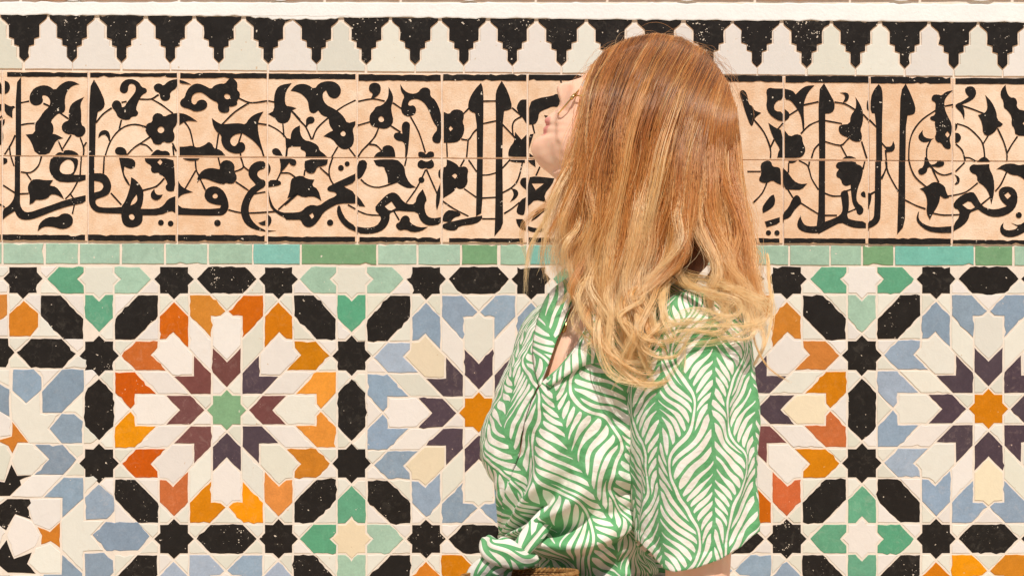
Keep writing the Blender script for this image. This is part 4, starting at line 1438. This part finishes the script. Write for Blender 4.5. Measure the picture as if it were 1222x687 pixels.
# skirt below the frame
m_skirt = plain("skirt_linen", rgb(214, 190, 150), 0.85, 0.2, 80, 0.3)
vs_, fs = [], []
SK = [(690, 700, 104, 88), (740, 702, 112, 100), (850, 704, 132, 124), (1100, 706, 150, 150), (1400, 710, 172, 170), (1540, 712, 182, 176)]
for i in range(41):
    y = 690 + 850 * i / 40
    for j in range(96):
        an = 2 * math.pi * j / 96
        k = 1 + 0.05 * (i / 40) * math.sin(11 * an) + 0.03 * (i / 40) * math.sin(17 * an + 1)
        vs_.append(V(interp(SK, y, 1) + interp(SK, y, 2) * k * math.sin(an), y, interp(SK, y, 3) * k * math.cos(an)))
for i in range(40):
    for j in range(96):
        k = (j + 1) % 96
        fs.append((i * 96 + j, (i + 1) * 96 + j, (i + 1) * 96 + k, i * 96 + k))
o = finish("skirt", vs_, fs, [m_skirt])
s_ = o.modifiers.new("thickness", 'SOLIDIFY'); s_.thickness = 0.002

# ---- things she wears and holds
m_gold, g, b = new_mat("gold", 0.22, 0.5)
b.inputs["Base Color"].default_value = (0.83, 0.58, 0.24, 1); b.inputs["Metallic"].default_value = 1.0
def tmesh(name, pts, r, n=8, mat=m_gold, closed=False):
    if closed:
        pts = pts + [pts[0]]
    vs_, fs, uv = tube(pts, [r] * len(pts), n, cap=not closed)
    return vs_, fs
# glasses
gl = empty("glasses", V(684, 112, 0))
tag(gl, "thin gold wire glasses on the upturned face", "glasses")
def gpart(name, data, mat, parent=gl):
    vs_, fs = data
    me = bpy.data.meshes.new(name); me.from_pydata([tuple(v - gl.location) for v in vs_], [], fs); me.materials.append(mat)
    me.polygons.foreach_set("use_smooth", [True] * len(me.polygons)); me.update()
    return link(name, me, parent)
gax = (692.0, 106.0); gbx = (666.0, 136.0)
def gpt(t_, d):
    return V(gax[0] + (gbx[0] - gax[0]) * t_, gax[1] + (gbx[1] - gax[1]) * t_, d)
m_lens, g, b = new_mat("lens_glass", 0.03, 0.5)
b.inputs["Base Color"].default_value = (0.95, 0.93, 0.88, 1); b.inputs["Alpha"].default_value = 0.10
for sgn in (1, -1):
    ring = [gpt(0.5 + 0.5 * math.cos(i * math.pi / 14), sgn * 31 + 20 * math.sin(i * math.pi / 14)) for i in range(28)]
    rim = gpart("rim", tmesh("rim", ring, 0.0010, 8, closed=True), m_gold)
    vs_ = [gpt(0.5, sgn * 31)] + ring
    lens = gpart("lens", (vs_, [(0, i + 1, (i + 1) % 28 + 1) for i in range(28)]), m_lens)
    lens.modifiers.new("thickness", 'SOLIDIFY').thickness = 0.001
    gpart("temple_arm", tmesh("arm", [gpt(0.28, sgn * 49), V(700, 114, sgn * 62), V(730, 128, sgn * 74), V(775, 142, sgn * 78)], 0.0010), m_gold)
    gpart("hinge", tmesh("hinge", [gpt(0.22, sgn * 49), gpt(0.34, sgn * 52), gpt(0.40, sgn * 50)], 0.0021), m_gold)
gpart("bridge", tmesh("bridge", [gpt(0.42, -11), gpt(0.36, -5), gpt(0.34, 0), gpt(0.36, 5), gpt(0.42, 11)], 0.0011), m_gold)

# necklace
nk = empty("necklace", V(676, 384, 70))
tag(nk, "fine gold chain necklace with small pendant in the open neckline", "necklace")
def nskin(px, py):
    cx_, a, bb = trow(py)
    sn = max(-0.99, min(0.99, (px - cx_ - 3) / (a - 13)))
    return (bb - 13) * math.sqrt(1 - sn * sn) + 2.2
def npart(name, vs_, fs):
    me = bpy.data.meshes.new(name); me.from_pydata([tuple(v - nk.location) for v in vs_], [], fs); me.materials.append(m_gold)
    me.polygons.foreach_set("use_smooth", [True] * len(me.polygons)); me.update()
    return link(name, me, nk)
ch = smooth_path([(716, 330), (706, 350), (694, 366), (683, 377), (677, 383)], 8)
npart("chain", *tmesh("chain", [V(x, y, nskin(x, y)) for x, y in ch], 0.0008, 6))
ch = smooth_path([(688, 346), (682, 360), (678, 374), (677, 383)], 8)
npart("chain", *tmesh("chain", [V(x, y, nskin(x, y)) for x, y in ch], 0.0007, 6))
vs_, fs, _ = tube([V(677, 382, nskin(677, 382)), V(676, 385, nskin(676, 385)), V(675, 389, nskin(675, 389)), V(673, 394, nskin(673, 394)), V(671, 397, nskin(671, 397))], [0.0008, 0.0022, 0.0015, 0.0022, 0.0006], 10)
npart("pendant", vs_, fs)

# woven straw bag below the knot
m_straw = plain("straw", rgb(226, 180, 112, 0.9), 0.7, 0.45, 260, 0.5, col2=rgb(150, 98, 48, 0.8))
m_straw2 = plain("straw_dark", rgb(140, 92, 46, 0.7), 0.75, 0.4, 260, 0.5)
bag = empty("straw_bag", V(622, 720, 120))
tag(bag, "woven tan straw bag held just below the knotted shirt", "bag")
def bpart(name, vs_, fs, mat):
    me = bpy.data.meshes.new(name); me.from_pydata([tuple(v - bag.location) for v in vs_], [], fs); me.materials.append(mat)
    me.polygons.foreach_set("use_smooth", [True] * len(me.polygons)); me.update()
    return link(name, me, bag)
def bag_pt(an, y, grow=0.0):
    return V(620 + (66 + grow) * math.sin(an), 8 + y + 5 * math.cos(an) - 3.0 * math.sin(an) , 122 + (26 + grow * 0.5) * math.cos(an))
vs_, fs = [], []
nb = 96
for i in range(20):
    y = 682 + i * 12
    for j in range(nb):
        vs_.append(bag_pt(2 * math.pi * j / nb, y, i * 0.8 - 2))
for i in range(19):
    for j in range(nb):
        k = (j + 1) % nb
        fs.append((i * nb + j, (i + 1) * nb + j, (i + 1) * nb + k, i * nb + k))
bpart("bag_body", vs_, fs, m_straw2)
def braid(y, grow, r, nseg, name, mat):
    vs_all, fs_all = [], []
    for s_ in range(nseg):
        a0 = 2 * math.pi * s_ / nseg; w_ = 2 * math.pi / nseg * 1.35
        pth = [bag_pt(a0 + w_ * (q_ - 0.5), y + (q_ - 0.5) * 5.5, grow + 2.4 * math.sin(math.pi * q_)) for q_ in (0, 0.25, 0.5, 0.75, 1.0)]
        v_, f_, _ = tube(pth, [r * 0.45, r, r * 1.1, r, r * 0.45], 6)
        o0 = len(vs_all); vs_all += v_; fs_all += [tuple(i + o0 for i in f) for f in f_]
    return bpart(name, vs_all, fs_all, mat)
for rr in range(9):
    braid(677.5 + rr * 5.6, 1.0 + rr * 0.3, 0.0021, 74, "straw_braid", m_straw)
# ------------------------------------------------------------------ hair
rng = np.random.default_rng(11)
GUIDES = [
 [(708, 80, 20), (700, 108, 62), (693, 150, 70), (685, 200, 70), (676, 250, 66), (667, 300, 60), (660, 342, 54)],
 [(724, 61, 10), (709, 104, 70), (699, 160, 82), (690, 220, 82), (681, 280, 76), (675, 325, 74), (680, 348, 74)],
 [(752, 47, 8), (726, 95, 76), (710, 160, 96), (701, 225, 98), (696, 290, 96), (694, 335, 96), (703, 362, 98)],
 [(783, 41, 5), (753, 95, 84), (732, 160, 104), (720, 230, 108), (714, 300, 106), (712, 350, 106), (723, 398, 110), (746, 432, 116)],
 [(812, 46, 5), (783, 100, 88), (760, 165, 110), (747, 235, 114), (738, 300, 114), (730, 350, 116), (736, 400, 124), (760, 438, 130), (788, 428, 136)],
 [(838, 60, 5), (815, 110, 84), (795, 170, 108), (781, 240, 116), (768, 300, 120), (754, 345, 128), (757, 388, 134), (776, 412, 138)],
 [(853, 78, 5), (833, 125, 74), (820, 180, 100), (814, 245, 112), (806, 300, 122), (776, 340, 132), (752, 362, 134), (738, 388, 130)],
 [(866, 98, 5), (853, 140, 58), (846, 200, 82), (847, 255, 96), (863, 310, 110), (880, 355, 128), (888, 396, 140)],
 [(875, 125, 5), (870, 170, 38), (874, 230, 58), (884, 290, 70), (895, 350, 88), (903, 398, 104)],
 [(879, 160, 0), (882, 220, 14), (890, 290, 26), (900, 350, 38), (908, 405, 50)]]
NP = 26
def resample(g_, n):
    p = np.array(smooth_path(g_, 10))
    seg = np.r_[0, np.cumsum(np.linalg.norm(np.diff(p, axis=0), axis=1))]
    t_ = np.linspace(0, seg[-1], n)
    return np.stack([np.interp(t_, seg, p[:, c]) for c in range(3)], 1)
G = np.stack([resample(g_, NP) for g_ in GUIDES])              # guide, point, xyz
T = np.linspace(0, 1, NP)
def at(u, side=1):
    u = np.clip(u, 0, len(G) - 1.001)
    i = u.astype(int); f = (u - i)[:, None, None]
    f = f * f * (3 - 2 * f) * 0.35 + f * 0.65
    P = G[i] * (1 - f) + G[i + 1] * f
    P = P.copy(); P[:, :, 2] *= side
    return P
def wander(n, amp, freq=3):
    """smooth random offsets along each strand"""
    k = rng.normal(size=(n, freq + 2, 3)) * amp
    xs = np.linspace(0, 1, freq + 2)
    out = np.empty((n, NP, 3))
    pos = T * (freq + 1)
    i = np.minimum(pos.astype(int), freq); f = pos - i
    f = f * f * (3 - 2 * f)
    out = k[:, i] * (1 - f)[None, :, None] + k[:, i + 1] * f[None, :, None]
    return out
ALL, RAD, TONE = [], [], []
def grow(n, nlock, side, inner, lock_rng=None, thick=0.0002):
    lu = rng.uniform(0, 9, nlock)
    lu = np.where((lu > 6.25) & (lu < 6.8), lu + rng.choice([-0.5, 0.5], nlock), lu)
    lu = np.clip(lu, 0, 9)
    llay = rng.uniform(0, 1, nlock) ** 1.3
    lw = wander(nlock, 1.0) + 1.5 * wander(nlock, 1.0, 6) * (T ** 1.5)[None, :, None]
    llen = np.where((lu > 2.6) & (lu < 6.4), rng.uniform(0.70, 1.0, nlock), rng.uniform(0.86, 1.0, nlock))
    ltone = rng.normal(0, 0.8, nlock) + np.clip(2.5 - lu, 0, 2.5) * 0.35
    ur = rng.uniform(-0.1, 9.05, n)
    ur = np.where((ur < 1.5) & (rng.random(n) < 0.35), rng.uniform(1.5, 9, n), ur)
    lk = np.array([np.argmin(np.abs(lu - a) + rng.uniform(0, 0.55, nlock)) for a in ur])
    P = at(ur, side); Q = at(lu[lk], side)
    cl = (np.clip((T - 0.03) / 0.7, 0, 1) ** 0.8 * 0.92)[None, :, None]
    X = P * (1 - cl) + Q * cl
    X += lw[lk] * np.array([6.5, 4.0, 7.0]) * (np.clip(T * 1.6, 0, 1) ** 1.2)[None, :, None]
    lay = (llay[lk] * 0.7 + rng.uniform(0, 0.3, n))
    fall = np.clip(T * 4, 0.15, 1)[None, :]
    X[:, :, 2] -= side * (lay[:, None] * inner * fall)
    X += rng.normal(0, 1, (n, 1, 3)) * np.array([3.2, 2.0, 3.0]) * (0.5 + 0.7 * np.sin(T * math.pi))[None, :, None]
    X += wander(n, 1.0, 4) * np.array([1.3, 0.9, 1.4]) * np.clip(T * 3, 0, 1)[None, :, None]
    fz = rng.random(n) < 0.07                                   # stray hairs
    X[fz] += wander(int(fz.sum()), 1.0, 4) * np.array([6.5, 4.5, 5.5]) * np.clip(T * 2, 0, 1)[None, :, None]
    # lengths
    ln_ = np.clip(llen[lk] * rng.uniform(0.90, 1.02, n), 0.3, 1.0)
    ln_ = np.where((ur < 1.7) & (rng.random(n) < 0.5), ln_ * rng.uniform(0.72, 1.0, n), ln_)
    ln_ = np.where(rng.random(n) < 0.12, ln_ * rng.uniform(0.55, 0.95, n), ln_)
    X = cut(X, ln_)
    ALL.append(X); bold = rng.random(n) < 0.06
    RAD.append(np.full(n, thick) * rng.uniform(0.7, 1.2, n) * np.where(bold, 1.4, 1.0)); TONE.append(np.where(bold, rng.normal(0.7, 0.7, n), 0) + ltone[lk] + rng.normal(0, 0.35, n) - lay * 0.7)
def cut(X, ln_):
    """shorten every strand to the given share of its length"""
    n = len(X)
    out = np.empty_like(X)
    pos = ln_[:, None] * T[None, :] * (NP - 1)
    i = np.minimum(pos.astype(int), NP - 2); f = (pos - i)[:, :, None]
    r = np.arange(n)[:, None]
    return X[r, i] * (1 - f) + X[r, i + 1] * f
def lock(pts, n, spread, tip=0.5, wild=1.0, tone=0.4, thick=0.0002, sink=34):
    g_ = resample(pts, NP)
    if n > 1:
        g_[:, 2] -= sink * np.clip(1 - T * 2.6, 0, 1) ** 1.3
    X = np.repeat(g_[None], n, 0)
    ks = max(1, n // 24)
    so = rng.normal(0, 1, (ks, 1, 3)) * np.array([spread, spread * 0.9, spread * 0.7]) * 1.25
    sw = wander(ks, 1.0, 3) * np.array([8.0, 7.0, 5.0])
    sl = rng.uniform(0.72, 1.0, ks)
    kk = rng.integers(0, ks, n)
    off = so[kk] + rng.normal(0, 1, (n, 1, 3)) * np.array([spread, spread * 0.8, spread * 0.7]) * 0.33
    if n > 40:
        X = X + sw[kk]
    env = (0.7 + 0.5 * np.sin(T * math.pi) - (1 - tip) * 0.6 * T)[None, :, None]
    X = X + off * env + wander(n, 1.0, 3) * np.array([1.0, 1.0, 1.0]) * wild
    X = cut(X, np.clip(rng.uniform(0.85, 1.02, n) * (sl[kk] if n > 40 else 1.0), 0, 1))
    ALL.append(X); RAD.append(np.full(n, thick) * rng.uniform(0.75, 1.25, n)); TONE.append(np.full(n, tone) + rng.normal(0, 0.7, ks)[kk] + rng.normal(0, 0.45, n))
grow(8200, 130, 1, 46)
grow(1500, 40, 1, 95)
grow(2000, 60, -1, 34)
lock([(790, 312, 96), (818, 334, 116), (854, 350, 140), (878, 362, 140), (880, 378, 140), (862, 390, 144), (832, 392, 150), (806, 396, 156), (790, 412, 152), (786, 432, 146)], 160, 8.5, wild=0.9)
lock([(735, 325, 118), (722, 365, 120), (722, 400, 124), (738, 432, 130), (770, 446, 138), (798, 440, 144), (814, 418, 150), (820, 396, 150)], 250, 7.5, wild=0.9)
lock([(760, 330, 126), (752, 370, 134), (750, 405, 138), (745, 440, 132), (736, 462, 124)], 200, 7.5, tip=0.3, wild=0.9)
lock([(792, 330, 128), (784, 365, 138), (792, 398, 146), (816, 400, 152), (836, 380, 152)], 150, 7, wild=0.9)
lock([(775, 330, 126), (760, 372, 136), (768, 412, 142), (784, 442, 142), (776, 462, 138)], 150, 4.5, tip=0.3)
lock([(868, 300, 84), (890, 345, 112), (898, 380, 138), (880, 398, 150), (850, 392, 156)], 80, 6, wild=0.9)
lock([(902, 300, 60), (912, 360, 76), (914, 400, 84), (904, 430, 92), (894, 455, 96)], 70, 4, tip=0.4)
lock([(895, 380, 130), (902, 415, 134), (918, 442, 132), (945, 458, 124)], 10, 1.6, wild=0.5)
lock([(715, 300, 106), (704, 345, 106), (708, 385, 110), (722, 415, 114), (716, 436, 112)], 120, 8, tip=0.3, wild=1.4, tone=0.6)
lock([(700, 230, 100), (690, 285, 94), (674, 326, 88), (660, 352, 84), (650, 370, 74)], 60, 6, wild=1.4, tone=0.9)
lock([(706, 130, 84), (690, 180, 78), (672, 230, 70), (655, 275, 62), (643, 318, 52), (638, 352, 42)], 110, 6, wild=1.6, tone=0.9)
lock([(700, 300, 98), (690, 345, 98), (676, 372, 96), (664, 362, 88)], 60, 6, wild=0.9, tone=0.8)
# frizz along the crown
for k_ in range(110):
    a0 = rng.uniform(-2.75, -0.35)
    r0 = 100 + rng.uniform(-2, 4)
    x0, y0 = 785 + r0 * math.cos(a0), 146 + r0 * math.sin(a0)
    da = rng.uniform(0.15, 0.55) * rng.choice([-1, 1])
    hgt = abs(rng.normal(0, 7))
    pts = []
    for q_ in range(5):
        aa = a0 + da * q_ / 4
        rr = r0 + hgt * math.sin(q_ / 4 * math.pi * 0.8)
        pts.append((785 + rr * math.cos(aa), 146 + rr * math.sin(aa), rng.uniform(-18, 25)))
    lock(pts, 1, 0.5, wild=0.7, tone=0.5, thick=0.00013)
HX = np.concatenate(ALL)
# strands lie on the head, never inside it
dx_, dy_ = HX[:, :, 0] - 785, (HX[:, :, 1] - 146)
r2 = dx_ ** 2 + dy_ ** 2
need = np.sqrt(np.clip(99.0 ** 2 - r2, 0, None)) * 0.93
sg = np.where(HX[:, -1:, 2] >= 0, 1.0, -1.0)
lift = rng.uniform(-4, 5, (len(HX), 1))
HX[:, :, 2] = np.where((np.abs(HX[:, :, 2]) < need + lift) & (r2 < 99.0 ** 2), sg * (need + lift), HX[:, :, 2])
HR = np.concatenate(RAD); HT = np.concatenate(TONE)
n_h = len(HX)
dist = PD + HX[:, :, 2] / 1000
fac = S * (D - dist) / D
WX = np.stack([(HX[:, :, 0] - 611.0) * fac - ROOT.x, -dist - ROOT.y, ZC + (343.5 - HX[:, :, 1]) * fac - ROOT.z], 2)
cu = bpy.data.hair_curves.new("hair")
cu.add_curves([NP] * n_h)
cu.points.foreach_set("position", WX.astype(np.float32).ravel())
prof_t = np.interp(T, [0, 0.1, 0.7, 1], [0.8, 1.0, 0.9, 0.3])
ra = cu.attributes.get("radius") or cu.attributes.new("radius", 'FLOAT', 'POINT')
ra.data.foreach_set("value", (HR[:, None] * prof_t[None]).astype(np.float32).ravel())
ta = cu.attributes.new("tone", 'FLOAT', 'CURVE')
ta.data.foreach_set("value", HT.astype(np.float32))
# height decides how far the colour has lightened from root to tip
la = cu.attributes.new("along", 'FLOAT', 'POINT')
al_ = 0.30 + 0.70 * np.clip((HX[:, :, 1] - 70) / 310, 0, 1) ** 1.15
la.data.foreach_set("value", al_.astype(np.float32).ravel())
m_hair = bpy.data.materials.new("copper_blonde_hair"); m_hair.use_nodes = True
nt = m_hair.node_tree; nt.nodes.clear(); g = NG(nt)
at1 = g.node("ShaderNodeAttribute"); at1.attribute_name = "along"
at2 = g.node("ShaderNodeAttribute"); at2.attribute_name = "tone"
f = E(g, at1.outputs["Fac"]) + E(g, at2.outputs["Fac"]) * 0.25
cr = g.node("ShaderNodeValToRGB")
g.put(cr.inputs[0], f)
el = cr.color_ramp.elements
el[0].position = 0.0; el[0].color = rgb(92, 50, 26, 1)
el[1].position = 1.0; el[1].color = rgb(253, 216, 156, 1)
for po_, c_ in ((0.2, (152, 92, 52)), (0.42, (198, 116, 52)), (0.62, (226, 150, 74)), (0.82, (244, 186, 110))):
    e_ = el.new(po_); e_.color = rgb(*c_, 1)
hb = g.node("ShaderNodeBsdfHairPrincipled")
hb.model = 'CHIANG'; hb.parametrization = 'COLOR'
g.put(hb.inputs["Color"], cr.outputs[0])
hb.inputs["Roughness"].default_value = 0.22
hb.inputs["Radial Roughness"].default_value = 0.4
pb = g.node("ShaderNodeBsdfPrincipled")
g.put(pb.inputs["Base Color"], cr.outputs[0])
pb.inputs["Roughness"].default_value = 0.36
pb.inputs["Specular IOR Level"].default_value = 0.6
mx = g.node("ShaderNodeMixShader"); mx.inputs[0].default_value = 0.6
nt.links.new(hb.outputs[0], mx.inputs[1]); nt.links.new(pb.outputs[0], mx.inputs[2])
out = g.node("ShaderNodeOutputMaterial")
nt.links.new(mx.outputs[0], out.inputs[0])
cu.materials.append(m_hair)
hair = bpy.data.objects.new("hair", cu); COL.objects.link(hair); hair.parent = person
# soft inner mass of hair below the strands
m_under = plain("hair_under_layer", rgb(150, 88, 50, 0.8), 0.6, 0.4, 120, 0.6)
vs_, fs = [], []
NAU, NRU = 72, 20
for i in range(NRU + 1):
    la_ = math.pi * i / NRU
    for j in range(NAU):
        lo = 2 * math.pi * j / NAU
        nx, ny, nd = math.sin(la_) * math.cos(lo), -math.cos(la_), math.sin(la_) * math.sin(lo)
        x, y, d_ = 787 + 86 * nx, 148 + 88 * ny, 74 * nd
        if y > 150:                                   # hangs down behind and beside the face
            y = 150 + (y - 150) * 2.2
            x = x + max(0, (y - 150)) * 0.10
        if x < 712:
            x = 712 + (x - 712) * 0.3
        vs_.append(V(x, y, d_))
for i in range(NRU):
    for j in range(NAU):
        k = (j + 1) % NAU
        fs.append((i * NAU + j, (i + 1) * NAU + j, (i + 1) * NAU + k, i * NAU + k))
finish("hair_under_layer", vs_, fs, [m_under])
scene.cycles_curves.shape = 'THICK'
scene.cycles_curves.subdivisions = 2
